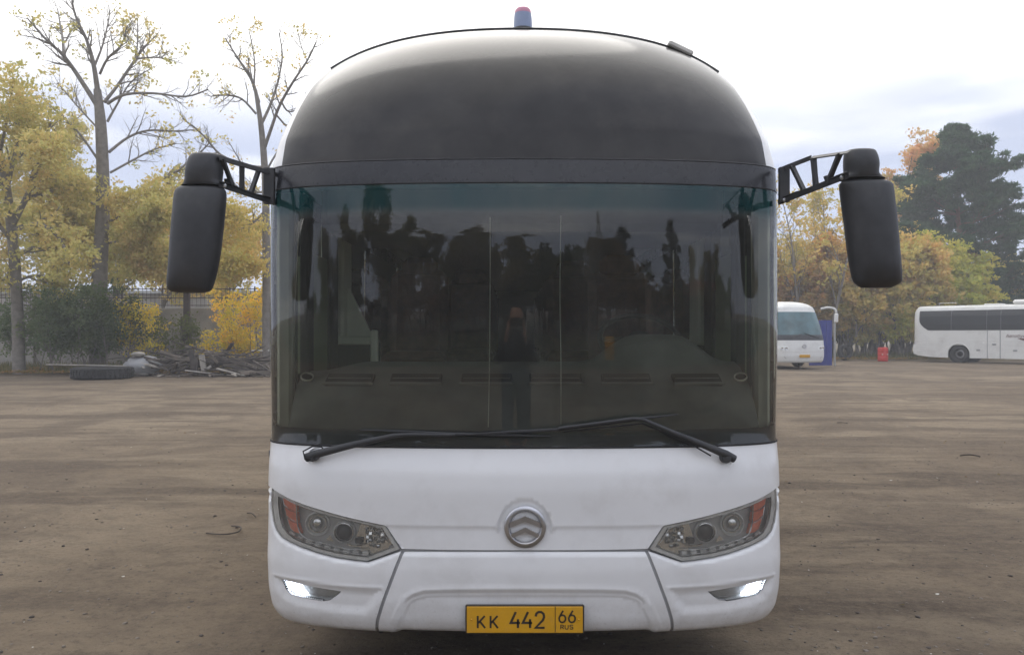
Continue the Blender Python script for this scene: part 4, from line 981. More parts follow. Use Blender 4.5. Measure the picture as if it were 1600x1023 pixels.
# ------------------------------------------------------------------ loose things on the yard
def scatter_rocks(name, n, box, smin, smax, mat, seed, flat=.55, dens=None):
    r = np.random.default_rng(seed); ico = [(0, 0, 1), (.89, 0, .45), (.28, .85, .45), (-.72, .53, .45), (-.72, -.53, .45), (.28, -.85, .45), (.72, .53, -.45), (-.28, .85, -.45), (-.89, 0, -.45), (-.28, -.85, -.45), (.72, -.53, -.45), (0, 0, -1)]
    fc = [(0, 1, 2), (0, 2, 3), (0, 3, 4), (0, 4, 5), (0, 5, 1), (1, 6, 2), (2, 7, 3), (3, 8, 4), (4, 9, 5), (5, 10, 1), (6, 7, 2), (7, 8, 3), (8, 9, 4), (9, 10, 5), (10, 6, 1)]
    I = np.array(ico); F0 = np.array(fc)
    u = r.random(n); y = box[2] + (box[3]-box[2])*u**2.2; x = (r.random(n)-.5)*(box[1]-box[0]) + (box[0]+box[1])/2
    x = x*np.clip(.25+.75*(y-box[2])/(box[3]-box[2]), 0, 1)
    s = smin + (smax-smin)*r.random(n)**4
    V = I[None]*(s[:, None, None]*np.stack([r.uniform(.7, 1.3, n), r.uniform(.7, 1.3, n), flat*r.uniform(.6, 1.2, n)], 1)[:, None, :])*r.uniform(.7, 1.2, (n, 12, 1))
    a = r.uniform(0, 6.28, n); c, sn = np.cos(a)[:, None], np.sin(a)[:, None]
    V = np.stack([V[..., 0]*c - V[..., 1]*sn, V[..., 0]*sn + V[..., 1]*c, V[..., 2]], -1)
    V += np.stack([x, y, ground_h(x, y)+s*.1], 1)[:, None, :]
    F = (F0[None] + 12*np.arange(n)[:, None, None]).reshape(-1, 3)
    o = bpy.data.objects.new(name, mesh(name, V.reshape(-1, 3), F, False, mat=mat)); COL.objects.link(o); return o
tag(scatter_rocks('gravel', 26000, (-26, 26, 2.6, 30), .003, .015, M['stone'], 3), 'small brown stones and clods strewn over the dirt yard', 'gravel', kind='stuff')
tag(scatter_rocks('soil_clods', 2600, (-22, 22, 3.0, 30), .004, .020, M['plank3'], 4, .5), 'dark lumps of soil and bark scattered over the dirt yard', 'soil clods', kind='stuff')
tag(scatter_rocks('litter_scraps', 320, (-18, 18, 3.0, 24), .004, .014, M['litter'], 5, .25), 'tiny pale scraps of litter scattered over the dirt yard', 'litter', kind='stuff')
def flat_leaves(name, n, fn, smin, smax, seed, color, label, cat):
    r = np.random.default_rng(seed); C = fn(r, n); s = r.uniform(smin, smax, n)
    q = np.array([(-1, 0, 0), (0, -.6, .15), (1, 0, 0), (0, .6, .1)])[None]*s[:, None, None]
    a = r.uniform(0, 6.28, n); t = r.uniform(-.5, .5, n); c, sn = np.cos(a)[:, None], np.sin(a)[:, None]
    q = np.stack([q[..., 0], q[..., 1], q[..., 2] + q[..., 0]*np.sin(t)[:, None]], -1)
    V = np.stack([q[..., 0]*c-q[..., 1]*sn, q[..., 0]*sn+q[..., 1]*c, q[..., 2]], -1) + C[:, None, :]
    o = bpy.data.objects.new(name, mesh(name, V.reshape(-1, 3), np.arange(4*n).reshape(n, 4), mat=M['leaf'], tint=np.repeat(r.random(n), 4))); COL.objects.link(o); o.color = (*color, 1)
    tag(o, label, cat, kind='stuff'); return o
def fl(x0, x1, y0, y1, z):
    def f(r, n):
        x = r.uniform(x0, x1, n); y = y0 + (y1-y0)*r.random(n)**1.6; return np.stack([x, y, z + r.uniform(0, .08, n)], 1)
    return f
flat_leaves('fallen_leaves', 9000, fl(-30, -5.5, 30.5, 40, .10), .04, .09, 8, (.30, .185, .07), 'carpet of tan fallen leaves on the bank in front of the concrete wall', 'fallen leaves')
flat_leaves('fallen_leaves', 11000, fl(12, 60, 47.5, 60, .10), .05, .12, 9, (.27, .17, .06), 'carpet of tan fallen leaves along the foot of the autumn trees', 'fallen leaves')
flat_leaves('fallen_leaves', 500, lambda r, n: (lambda x, y: np.stack([x, y, ground_h(x, y)+.008], 1))(r.uniform(-14, 20, n), 4+26*r.random(n)**.7), .012, .03, 10, (.2, .13, .06), 'few brown leaves blown across the open dirt yard', 'fallen leaves')
def grass(name, n, x0, x1, y0, y1, hmin, hmax, seed, color, label):
    r = np.random.default_rng(seed); x = r.uniform(x0, x1, n); y = y0+(y1-y0)*r.random(n)**1.3
    keep = (vnoise(x*.7, y*.7, seed) > -.12); x, y = x[keep], y[keep]; n = len(x)
    h = r.uniform(hmin, hmax, n); a = r.uniform(0, 3.14, n); w = h*.05+.006; lx, ly = r.normal(0, .3, n)*h, r.normal(0, .3, n)*h
    b = np.stack([x, y, np.full(n, .06)], 1); d = np.stack([np.cos(a)*w, np.sin(a)*w, 0*w], 1); tip = b + np.stack([lx, ly, h], 1)
    V = np.stack([b-d, b+d, tip], 1).reshape(-1, 3)
    o = bpy.data.objects.new(name, mesh(name, V, np.arange(3*n).reshape(n, 3), mat=M['leaf'], tint=np.repeat(r.random(n), 3))); COL.objects.link(o); o.color = (*color, 1); tag(o, label, 'grass', kind='stuff')
grass('grass', 14000, -30, -5, 31.5, 38, .10, .45, 12, (.17, .15, .06), 'ragged dry grass on the bank below the concrete wall')
grass('grass', 16000, 12, 60, 48.5, 58, .12, .5, 13, (.13, .13, .05), 'ragged dry grass at the foot of the autumn trees')
# thin bent twigs on the dirt
def twig(pts, r, label, mat='plank3'):
    P = smooth_line([(x, y, float(ground_h(np.array(x), np.array(y)))+.012+z) for x, y, z in pts], 5)
    o = MB().tube(P, r, 5).obj('twig', M[mat], auto=60); tag(o, label, 'twig'); return o
def GP(px, py): D = EYE*FPX/(py-522); return ((px-800)*D/FPX, D)
twig([(*GP(322, 834), 0), (*GP(350, 838), .01), (*GP(372, 836), .02), (*GP(376, 828), .015), (*GP(362, 823), 0)], .006, 'thin curled dark root lying on the dirt left of the coach')
twig([(*GP(386, 803), 0), (*GP(393, 807), .02), (*GP(400, 809), 0)], .005, 'short dark twig on the dirt, above the curled root')
twig([(*GP(1308, 660), 0), (*GP(1316, 662), .02), (*GP(1324, 661), 0)], .008, 'short dark stick out on the dirt right of the coach')
twig([(*GP(1500, 712), 0), (*GP(1516, 714), .03), (*GP(1531, 713), 0)], .009, 'longer dark stick on the dirt towards the right edge')
# ------------------------------------------------------------------ trees
class Tree:
    def __init__(s, seed): s.tubes = {}; s.twigs = []; s.r = random.Random(seed); s.rs = np.random.default_rng(seed)
    def tube(s, pts, rad, n):
        s.tubes.setdefault((len(pts), n), []).append((pts, rad))
    def branch(s, p, d, L, r, lvl, maxl, kids, up=.10, wob=.22, ang=.85, nseg=5, t0=.25, shrink=.58, droop=0.0, sides=None):
        R_ = s.r; pts = [p]; rad = [r]; d = Vector(d).normalized()
        for i in range(nseg):
            d = (d + Vector((R_.gauss(0, wob), R_.gauss(0, wob), R_.gauss(0, wob)))*.6 + Vector((0, 0, up-droop*(i/nseg)))).normalized()
            p = p + d*(L/nseg); pts.append(p); rad.append(max(.004, r*(1-.72*(i+1)/nseg)))
        s.tube(pts, rad, sides or (7 if lvl == 0 else 5 if lvl == 1 else 3))
        s.kids(pts, rad, L, lvl, maxl, kids, up, wob, ang, t0, shrink, droop)
        return pts
    def kids(s, pts, rad, L, lvl, maxl, kids, up, wob, ang, t0=.25, shrink=.58, droop=0.0):
        R_ = s.r
        if lvl >= maxl-1: s.twigs.append(pts)
        if lvl >= maxl: return
        n = kids[min(lvl, len(kids)-1)]
        for k in range(n):
            t = t0 + (1-t0)*(k+R_.random())/n; f = t*(len(pts)-1); i = min(int(f), len(pts)-2); q = pts[i].lerp(pts[i+1], f-i); dd = (pts[i+1]-pts[i]).normalized()
            ax = dd.cross(Vector((R_.gauss(0, 1), R_.gauss(0, 1), R_.gauss(0, 1)))).normalized()
            nd = Matrix.Rotation(ang*R_.uniform(.6, 1.25), 3, ax) @ dd
            s.branch(q, nd, L*shrink*R_.uniform(.65, 1.15)*(1.15-.5*t), max(.005, rad[i]*.55), lvl+1, maxl, kids, up, wob, ang, nseg=4 if lvl < 1 else 3, t0=.2, shrink=shrink, droop=droop)
    def wood_mesh(s, name, mat):
        Vs, Fs, off = [], [], 0
        for (m, n), L in s.tubes.items():
            P = np.array([[tuple(p) for p in t[0]] for t in L]); Rr = np.array([t[1] for t in L]); B = len(L)
            d = np.empty_like(P); d[:, 1:-1] = P[:, 2:]-P[:, :-2]; d[:, 0] = P[:, 1]-P[:, 0]; d[:, -1] = P[:, -1]-P[:, -2]
            d /= np.maximum(np.linalg.norm(d, axis=2, keepdims=True), 1e-9)
            ref = np.where(np.abs(d[..., 2:3]) < .95, np.array([0, 0, 1.]), np.array([1., 0, 0])); u = np.cross(d, ref); u /= np.maximum(np.linalg.norm(u, axis=2, keepdims=True), 1e-9); w = np.cross(d, u)
            a = 2*np.pi*np.arange(n)/n
            V = P[:, :, None] + (u[:, :, None]*np.cos(a)[None, None, :, None] + w[:, :, None]*np.sin(a)[None, None, :, None])*Rr[:, :, None, None]
            i = np.arange(m-1)[:, None]*n; k = np.arange(n)[None]; q = np.stack([i+k, i+(k+1) % n, i+n+(k+1) % n, i+n+k], -1).reshape(-1, 4)
            Fs.append((q[None] + (np.arange(B)*m*n)[:, None, None]).reshape(-1, 4)+off); Vs.append(V.reshape(-1, 3)); off += B*m*n
        return mesh(name, np.concatenate(Vs), np.concatenate(Fs), True, mat=mat)
    def leaf_mesh(s, name, n, size, jit, clump=None, zscale=1.0, weight=None, needles=False, droopj=0.0):
        r = s.rs; tw = [np.array([tuple(p) for p in t]) for t in s.twigs]; wts = None
        if weight is not None: wts = np.array([weight(t[-1]) for t in tw]); wts = wts/wts.sum()
        A = np.array([t[[0, -1]] if len(t) < 4 else t[[1, -1]] for t in tw])
        q_ = 14; m_ = max(1, n//q_); idx = r.choice(len(tw), m_, p=wts); t = r.random(m_)[:, None]**.8; cc = A[idx, 0]*(1-t)+A[idx, 1]*t + r.normal(0, jit*.75, (m_, 3))
        C = np.repeat(cc, q_, 0) + r.normal(0, .115, (m_*q_, 3))*(1.3, 1.3, .8); n = len(C); ct = np.repeat(r.random(m_), q_)
        C[:, 2] -= np.abs(r.normal(0, droopj, n)) if droopj else 0
        C[:, 2] = np.maximum(C[:, 2], .12)
        S = size*r.uniform(.6, 1.35, n); u = r.normal(0, 1, (n, 3)); u /= np.linalg.norm(u, axis=1, keepdims=True); v = r.normal(0, 1, (n, 3)); v = np.cross(u, v); v /= np.linalg.norm(v, axis=1, keepdims=True)
        w = .18 if needles else .62
        if needles: pass
        V = np.stack([C-u*S[:, None], C-v*S[:, None]*w, C+u*S[:, None], C+v*S[:, None]*w], 1)
        big = vnoise(C[:, 0]*.9+C[:, 2]*.4, C[:, 1]*.9+C[:, 2]*.9, 40)+.5
        tint = np.clip(.25*r.random(n)+.35*ct+.40*big, 0, 1)
        return mesh(name, V.reshape(-1, 3), np.arange(4*n).reshape(n, 4), mat=M['leaf'], tint=np.repeat(tint, 4))
def place_tree(name, label, cat, loc, wood, leaf, color, group=None, rz=0, sc=(1, 1, 1), leafname='crown'):
    t = thing(name, label, cat, loc, rz, group); t.scale = sc
    w = part('trunk', wood, t)
    if leaf is not None:
        l = part(leafname, leaf, t); l.color = (*color, 1)
    return t
def broadleaf(seed, H, r0, crown0, spread, kids=(9, 6, 5), nleaf=20000, lsize=.11, jit=.3, up=.12, ang=.8, stems=1, mat='bark', maxl=3, wob=.2, shrink=.58, droop=0, lean=(0, 0)):
    T = Tree(seed); R_ = T.r
    for k in range(stems):
        a = R_.uniform(0, 6.28); off = Vector((math.cos(a), math.sin(a), 0))*(.12*stems if stems > 1 else 0)
        d = Vector((lean[0]+ (math.cos(a)*.25 if stems > 1 else 0), lean[1]+(math.sin(a)*.25 if stems > 1 else 0), 1)).normalized()
        pts = [off]; rad = [r0]; m = 9; p = off.copy()
        for i in range(m):
            d = (d + Vector((R_.gauss(0, .07), R_.gauss(0, .07), .06))).normalized(); p = p + d*(H*.93/m)*R_.uniform(.9, 1.1); pts.append(p.copy()); rad.append(r0*(1-.85*(i+1)/m))
        T.tube(pts, rad, 8)
        L = spread
        T.kids(pts, rad, L/ .58, 0, maxl, kids, up, wob, ang, t0=crown0, shrink=shrink, droop=droop)
    return T.wood_mesh('trunk', M[mat]), T.leaf_mesh('crown', nleaf, lsize, jit)
# ---- tall half-bare tree on the left, its limbs traced at their own distance
def traced(seed, D, trunk, limbs, kids, twlen, name, label, nleaf, lsize, weight, color, mat='bark_pale', jit=.25, dy=2.5, maxl=2, lvl=0, droop=.0, sub=None):
    T = Tree(seed); R_ = T.r; base = V3(*trunk[0][:2], D); base.z = 0
    def path(ln, d0, dd): 
        n = len(ln); return [V3(x, y, d0 + dd*(i/max(1, n-1))) - base for i, (x, y, *_) in enumerate(ln)]
    tp = [V3(x, y, D)-base for x, y, r in trunk]; tp[0] = Vector((0, 0, -.1)); rr = [r*D/FPX/2 for x, y, r in trunk]
    sm = smooth_line([(*p, r) for p, r in zip(tp, rr)], 4); T.tube([Vector(q[:3]) for q in sm], [q[3] for q in sm], 10)
    for ln in limbs:
        w0, w1 = ln[0][2], ln[-1][2]; dd = R_.uniform(-dy, dy); p = path(ln, D, dd)
        sm = smooth_line([(*a, (w0+(w1-w0)*i/(len(ln)-1))*D/FPX/2) for i, a in enumerate(p)], 4); pts = [Vector(q[:3]) for q in sm]; rad = [max(.006, float(q[3])) for q in sm]
        T.tube(pts, rad, 6); L = sum((b-a).length for a, b in zip(pts[:-1], pts[1:]))
        T.kids(pts, rad, twlen, lvl, maxl, kids, .06, .22, .75, t0=.22, shrink=.6, droop=droop)
    if sub: sub(T)
    t = thing(name, label, 'tree', base)
    part('trunk', T.wood_mesh('trunk', M[mat]), t)
    l = part('crown', T.leaf_mesh('crown', nleaf, lsize, jit, weight=weight), t); l.color = (*color, 1)
    return t, T, base
OL = (.60, .49, .19); OCH = (.64, .47, .16); YEL = (.80, .54, .07); RUST = (.54, .35, .15); YG = (.58, .51, .11); GRN = (.17, .21, .085); PALE = (.62, .54, .31)
trunkA = [(153, 575, 27), (154, 480, 24), (157, 400, 22), (161, 320, 20), (160, 250, 18), (157, 190, 16), (152, 140, 11)]
limbsA = [[(158, 175, 9), (128, 128, 8), (100, 88, 6), (72, 62, 4), (42, 28, 2)], [(100, 88, 5), (98, 62, 4), (94, 38, 2), (90, 14, 1.5)], [(153, 145, 8), (146, 100, 7), (135, 62, 5), (118, 25, 3), (111, -8, 2)],
 [(147, 105, 4), (160, 72, 3), (168, 40, 2), (172, 16, 1.5)], [(156, 116, 4.5), (168, 92, 4), (190, 70, 3), (198, 42, 2)], [(163, 160, 6), (185, 132, 5), (210, 95, 4.5), (228, 72, 3), (246, 54, 2)], [(214, 92, 3), (240, 90, 2), (267, 93, 1.5)], [(213, 92, 2.5), (215, 62, 2), (215, 36, 1.5)],
 [(168, 162, 5), (195, 148, 4.5), (240, 146, 4), (290, 151, 3.2), (325, 140, 2)], [(168, 190, 4), (182, 165, 3), (205, 128, 2.5), (235, 108, 1.5)], [(170, 238, 5), (200, 215, 4), (232, 204, 3.5), (270, 205, 3), (303, 203, 2)],
 [(172, 270, 4), (212, 248, 3.5), (240, 234, 3), (276, 224, 2)], [(205, 302, 5), (240, 285, 4), (275, 268, 3.5), (315, 236, 2.5), (328, 222, 2)], [(165, 330, 4), (120, 300, 4), (80, 250, 3), (50, 190, 2)], [(160, 260, 4), (125, 210, 4), (95, 180, 3), (62, 150, 2)], [(152, 200, 3), (120, 165, 3), (90, 130, 2)],
 [(162, 350, 4), (210, 330, 3.5), (255, 330, 2.5)], [(158, 400, 4), (115, 370, 3.5), (70, 350, 2.5)], [(157, 380, 4), (200, 380, 3.5), (240, 400, 2.5)]]
def wA(p):   # bare at the top and towards the right, full lower left
    z = p[2]; return .003 + (max(0, 9.3-z)/9.3)**.8*(1.0 if p[0] < 1.6 else .75)
traced(3, 34, trunkA, limbsA, (13, 6), 2.2, 'poplar_tree', 'tall half-bare tree with a thick grey trunk, standing left of the black mirror', 42000, .078, wA, OL, jit=.34)
trunkB = [(416, 575, 13), (416, 480, 12), (416, 400, 12), (415, 300, 11), (412, 240, 10), (407, 190, 8), (399, 140, 5)]
limbsB = [[(404, 160, 6), (392, 122, 5), (372, 92, 4), (352, 60, 2)], [(397, 130, 3), (398, 100, 2.5), (394, 70, 2), (388, 45, 1)], [(408, 195, 5), (424, 160, 5), (436, 120, 4), (441, 85, 2.5), (436, 52, 1.5)], [(412, 235, 6), (424, 200, 6), (437, 165, 5), (458, 128, 4), (480, 95, 3), (494, 66, 2)],
 [(440, 160, 3), (452, 175, 3), (475, 165, 2), (500, 150, 1.5)], [(480, 96, 2), (470, 70, 2), (466, 52, 1)], [(400, 178, 4), (378, 155, 3.5), (355, 149, 3), (332, 150, 2)], [(414, 262, 5), (385, 258, 4), (345, 242, 4), (318, 212, 3), (285, 185, 2)], [(414, 330, 4), (390, 352, 3.5), (365, 362, 3), (350, 372, 2)],
 [(415, 345, 4), (385, 345, 3), (350, 340, 2)], [(416, 400, 4), (385, 410, 3), (350, 425, 2)], [(432, 180, 3), (452, 200, 2.5), (466, 190, 2)], [(415, 270, 4), (432, 240, 3.5), (455, 215, 3), (480, 205, 1.5)], [(414, 300, 4), (395, 300, 3), (360, 290, 2)]]
traced(5, 33, trunkB, limbsB, (11, 6), 1.6, 'slender_tree', 'slender bare-topped tree with forking grey stem, rising beside the left edge of the coach', 12000, .065, lambda p: .006 + max(0, 8.0-p[2])/8, OCH, jit=.3)
trunkC = [(30, 575, 19), (27, 480, 17), (22, 400, 16), (15, 330, 14), (6, 270, 11), (-8, 200, 7)]
limbsC = [[(20, 350, 10), (45, 300, 8), (65, 240, 6), (80, 190, 3)], [(20, 360, 8), (60, 350, 7), (95, 375, 5), (110, 420, 3)], [(12, 290, 7), (25, 230, 6), (30, 180, 3)], [(10, 300, 8), (-20, 250, 7), (-40, 190, 4)], [(0, 240, 5), (12, 180, 4), (20, 135, 2)], [(24, 400, 7), (60, 380, 5), (100, 330, 3)], [(22, 380, 7), (-20, 330, 5), (-60, 280, 3)], [(40, 310, 5), (70, 300, 4), (110, 290, 2)], [(45, 300, 5), (55, 260, 4), (90, 230, 2)], [(26, 440, 5), (55, 430, 4), (80, 440, 2)], [(26, 450, 5), (-10, 430, 4), (-40, 430, 2)]]
traced(9, 32, trunkC, limbsC, (9, 6), 2.2, 'leafy_tree', 'broad leafy tree with a dark leaning trunk at the left edge of the photo', 20000, .085, None, OL, jit=.42)
def ground_at(px, D, z=0): return Vector(((px-800)*D/FPX, D, z))
# further trees behind the wall on the left
for k, (px, D, H, col, lab, sd, spread, nl) in enumerate(((105, 39, 11.5, PALE, 'pale olive tree filling the gap between the two thick trunks on the left', 51, 3.6, 20000), (235, 43, 9.5, OCH, 'ochre tree behind the wire fence, just left of the black mirror', 52, 3.4, 14000), (345, 47, 8.2, OCH, 'thin ochre tree behind the wall, showing right under the mirror arm', 53, 2.8, 9000), (-30, 40, 10, OL, 'olive tree mostly cut off by the left edge, behind the leaning trunk', 54, 3.4, 12000), (180, 38, 8.0, OL, 'olive-leaved tree close behind the thickest trunk', 55, 2.6, 11000))):
    w, l = broadleaf(sd, H, .16, .28, spread, (10, 5, 4), nl, .090, .34)
    place_tree('autumn_tree', lab, 'tree', ground_at(px, D), w, l, col, 'trees beyond the concrete wall')
# shrubs in front of the wall
def shrub(seed, H, spread, n, ls=.06): return broadleaf(seed, H, .025, .12, spread, (7, 5), n, ls, .12, stems=6, maxl=2, up=.15, ang=.7)
for px, D, H, sp, n, col, lab, sd in ((112, 32.2, 3.2, 1.3, 9000, GRN, 'big dark green shrub in front of the wall, below the half-bare tree', 61), (60, 33, 2.4, 1.2, 6500, GRN, 'low green shrub at the foot of the leaning trunk', 62), (165, 32.5, 2.6, 1.3, 9000, (.10, .125, .035), 'green shrub with yellowing tips left of the yellow sapling', 66), (228, 34, 2.7, 1.0, 2600, YEL, 'bright yellow sapling in front of the concrete wall', 63), (348, 34.5, 1.5, .8, 2600, YEL, 'small round golden bush between the dark post and the coach', 64), (402, 33.5, 3.4, 1.15, 5200, YEL, 'golden bush hugging the left side of the coach', 65), (262, 35, 2.2, .8, 1600, (.14, .15, .035), 'thin greenish bush beside the dark post', 67)):
    w, l = shrub(sd, H, sp, n); place_tree('shrub', lab, 'shrub', ground_at(px, D), w, l, col, 'shrubs along the concrete wall', leafname='foliage')
# ---- autumn trees on the right: four models, copied
protos = []
for sd, H, sp, st, nl, ls, jit in ((71, 7.5, 2.6, 4, 20000, .12, .32), (72, 6.2, 2.3, 5, 17000, .12, .32), (73, 9.0, 2.6, 2, 17000, .11, .30), (74, 5.0, 2.0, 5, 13000, .11, .28)):
    protos.append(broadleaf(sd, H, .09, .24, sp, (9, 6, 4) if st < 3 else (8, 5, 3), nl, ls, jit, stems=st, up=.14, ang=.72, mat='bark'))
bare = broadleaf(75, 9.0, .10, .3, 2.2, (10, 6, 5), 5200, .085, .25, stems=4, up=.18, ang=.6, mat='bark_pale')
birch = broadleaf(76, 15.5, .16, .35, 2.6, (16, 8, 5), 24000, .10, .35, stems=1, up=-.02, ang=.8, mat='bark_pale', droop=.5)
right = [(1240, 56, 0, .85, PALE, 'pale thin bush at the right flank of the coach, above the parked front-on coach'), (1262, 54, 1, .95, RUST, 'rust-coloured tree directly above the parked front-on coach'), (1300, 55, 0, 1.0, (.62, .38, .13), 'rusty orange tree left of the hanging right mirror'),
 (1340, 53, 1, 1.1, OCH, 'ochre tree right below the hanging right mirror'), (1378, 54, 0, .92, YG, 'yellow-green tree behind the red barrel'), (1418, 53, 1, 1.15, OCH, 'ochre tree above the rear end of the side-on coach'), (1450, 54, 0, .98, YG, 'yellow-green tree above the first windows of the side-on coach'),
 (1490, 55, 1, 1.12, YG, 'lime-yellow bush in front of the big pine, above the coach wheel'), (1525, 60, 3, 1.0, OL, 'small olive tree at the right foot of the pine'), (1560, 60, 3, .95, OCH, 'small ochre tree behind the white coach roof, near the right edge'), (1600, 62, 3, 1.25, OL, 'olive tree cut by the right edge of the photo'),
 (1285, 63, 2, .92, OCH, 'taller ochre tree behind the rusty one'), (1350, 62, 2, .85, RUST, 'tall rusty tree hidden behind the mirror'), (1400, 60, 1, 1.35, (.60, .42, .12), 'brown-gold tree between the mirror and the pine'), (1455, 61, 0, 1.0, OCH, 'gold tree standing deep in front of the pine trunk'), (1250, 66, 2, .75, PALE, 'pale sparse tree furthest left of the right-hand row')]
rr = random.Random(12)
for px, D, k, s, col, lab in right:
    w, l = protos[k]; place_tree('autumn_tree', lab, 'tree', ground_at(px, D), w, l, col, 'autumn trees behind the parked coaches', rr.uniform(0, 6.28), (s*rr.uniform(1, 1.15), s*rr.uniform(1, 1.15), s))
for px, D, s, lab in ((1285, 52, 1.32, 'thin pale birch with bare top twigs between coach and right mirror'), (1312, 57, 1.35, 'sparse birch with bare twigs close to the right mirror')):
    place_tree('bare_birch', lab, 'tree', ground_at(px, D), *bare, OCH, 'sparse birches by the mirror', rr.uniform(0, 6), (s, s, s))
place_tree('weeping_birch', 'tall drooping birch with orange-tan leaves beside the top of the pine', 'tree', ground_at(1394, 66), *birch, (.66, .42, .20), None, 1.0, (1.35, 1.35, 1.25))
UL = ['at the right flank of the big coach, behind the parked coach', 'right behind the roof of the front-on coach', 'behind the mirror of the front-on coach', 'behind the blue panel', 'behind the old upright tyre', 'in the gap between old tyre and red barrel', 'just left behind the red barrel', 'just right behind the red barrel', 'at the rear corner of the side-on coach']
for k, (px, col, lab) in enumerate(((1306, OCH, 'low ochre bush directly behind the white post'), (1334, (.50, .40, .15), 'low dull gold bush above and left of the old tyre'), (1357, OCH, 'low ochre bush just left above the red barrel'), (1398, YG, 'low yellow-green bush just right of the red barrel'), (1420, OCH, 'low ochre bush touching the rear of the side-on coach'), (1230, RUST, 'low rusty bush hidden at the flank of the big coach'))):
    w, l = protos[3]; place_tree('low_bush', lab, 'bush', ground_at(px, 53.2+rr.uniform(-.6, .6)), w, l, col, 'low bushes in front of the autumn trees', rr.uniform(0, 6), (.7, .7, rr.uniform(.55, .75)))
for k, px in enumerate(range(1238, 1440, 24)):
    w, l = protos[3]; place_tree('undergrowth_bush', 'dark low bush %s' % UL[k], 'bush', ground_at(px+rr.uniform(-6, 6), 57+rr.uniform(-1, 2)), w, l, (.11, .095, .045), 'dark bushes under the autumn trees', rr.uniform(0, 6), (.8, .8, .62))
hid = [(-9, 52, 0), (-5, 50, 1), (-1, 53, 2), (3, 51, 0), (7, 54, 1), (11, 52, 2), (15, 53, 0), (19, 55, 1)]
for k, (x, y, q) in enumerate(hid):
    w, l = protos[q]; place_tree('autumn_tree', 'autumn tree hidden behind the big coach, %s from the left there' % ['first', 'second', 'third', 'fourth', 'fifth', 'sixth', 'seventh', 'eighth'][k], 'tree', (x, y, 0), w, l, (OCH, RUST, OL)[k % 3], 'autumn trees behind the big coach', rr.uniform(0, 6.28), (1, 1, rr.uniform(.8, 1)))
# ---- pine
def pine(seed, H, prof, nleaf, col):
    T = Tree(seed); R_ = T.r; pts = [Vector((0, 0, 0))]; rad = [.30]; p = Vector((0, 0, 0))
    for i in range(12): p = p + Vector((R_.gauss(0, .05), R_.gauss(0, .05), H/12)); pts.append(p.copy()); rad.append(.30*(1-.9*(i+1)/12))
    T.tube(pts, rad, 9); z = H*.16
    while z < H*.985:
        t = z/H; Lm = np.interp(t, [a for a, b in prof], [b for a, b in prof]); i = min(11, int(t*12)); c = pts[i].lerp(pts[i+1], t*12-i)
        for k in range(R_.randint(5, 8)):
            a = R_.uniform(0, 6.28); L = Lm*R_.uniform(.62, 1.12); el = .02 + .70*t**2.5
            q = T.branch(c, (math.cos(a)*math.cos(el), math.sin(a)*math.cos(el), math.sin(el)), L, .02+.03*L/5, 1, 3, (0, 7, 5), up=.07, wob=.12, ang=.75, nseg=5, t0=.3, shrink=.40)
        z += H*R_.uniform(.038, .062)
    r = T.rs; tw = [t for t in T.twigs if len(t) == 4]; A = np.array([[tuple(t[0]), tuple(t[-1])] for t in tw]); n = nleaf
    cl = r.choice(len(tw), n//26); t = r.uniform(.25, 1.05, len(cl))[:, None]; Cc = A[cl, 0]*(1-t)+A[cl, 1]*t
    C = np.repeat(Cc, 26, 0) + r.normal(0, .15, (len(Cc)*26, 3))*(1.4, 1.4, .45); n = len(C); S = .21*r.uniform(.6, 1.3, n); u = r.normal(0, 1, (n, 3)); u[:, 2] = np.abs(u[:, 2]); u /= np.linalg.norm(u, axis=1, keepdims=True); v = np.cross(u, r.normal(0, 1, (n, 3))); v /= np.linalg.norm(v, axis=1, keepdims=True)
    V = np.stack([C-u*S[:, None], C-v*S[:, None]*.26, C+u*S[:, None], C+v*S[:, None]*.26], 1)
    tint = np.clip(.4*r.random(n)+.6*np.repeat(r.random(len(Cc)), 26), 0, 1)
    return T.wood_mesh('trunk', M['bark_pine']), mesh('crown', V.reshape(-1, 3), np.arange(4*n).reshape(n, 4), mat=M['leaf'], tint=np.repeat(tint, 4))
PROF = [(.0, 3.0), (.15, 4.0), (.25, 5.2), (.36, 4.9), (.42, 5.6), (.5, 4.7), (.57, 5.0), (.66, 3.7), (.72, 4.0), (.80, 2.8), (.88, 1.9), (.95, 1.0), (1.0, .25)]
pw, pl = pine(81, 17.6, PROF, 175000, GRN)
place_tree('pine_tree', 'big dark green pine towering over the side-on white coach', 'tree', ground_at(1492, 60), pw, pl, (.070, .125, .060), None, 2.1)
# ------------------------------------------------------------------ wall, fence, post, shed on the left
wy = 37.0
wall = thing('concrete_wall', 'weathered grey concrete panel wall behind the wood heap, left of the coach', 'wall', (-24, wy, 0))
wt = EYE+(522-479)*wy/FPX; x = -14.0; rr = random.Random(3)
while x < 27:
    w = 2.95; MB().bbox((x+w/2, rr.uniform(-.03, .03), wt/2-.05), (w-.05, .14, wt+rr.uniform(-.05, .05)), .02).obj('wall_panel', M['concrete'], wall)
    MB().bbox((x+w, -.05, wt/2), (.24, .3, wt+.04), .02).obj('wall_post', M['concrete'], wall); x += 3.0
fence = thing('wire_fence', 'rusty welded mesh fence along the top of the concrete wall', 'fence', (-24, wy, wt))
ft = EYE+(522-449)*wy/FPX-wt
for z in (ft-.06, ft*.47, .08): MB().tube([(-14, 0, z), (6, .02, z-.02), (27, 0, z)], .022, 6).obj('fence_rail', M['rust'], fence, auto=60)
for k in range(13): MB().bbox((-14+k*3.2, .02, ft/2), (.06, .05, ft+.1), .006).obj('fence_post', M['rust'], fence)
mb = MB(); x = -14
while x < 27: mb.box((x+rr.uniform(-.01, .01), 0, ft/2), (.014, .014, ft)); x += .2
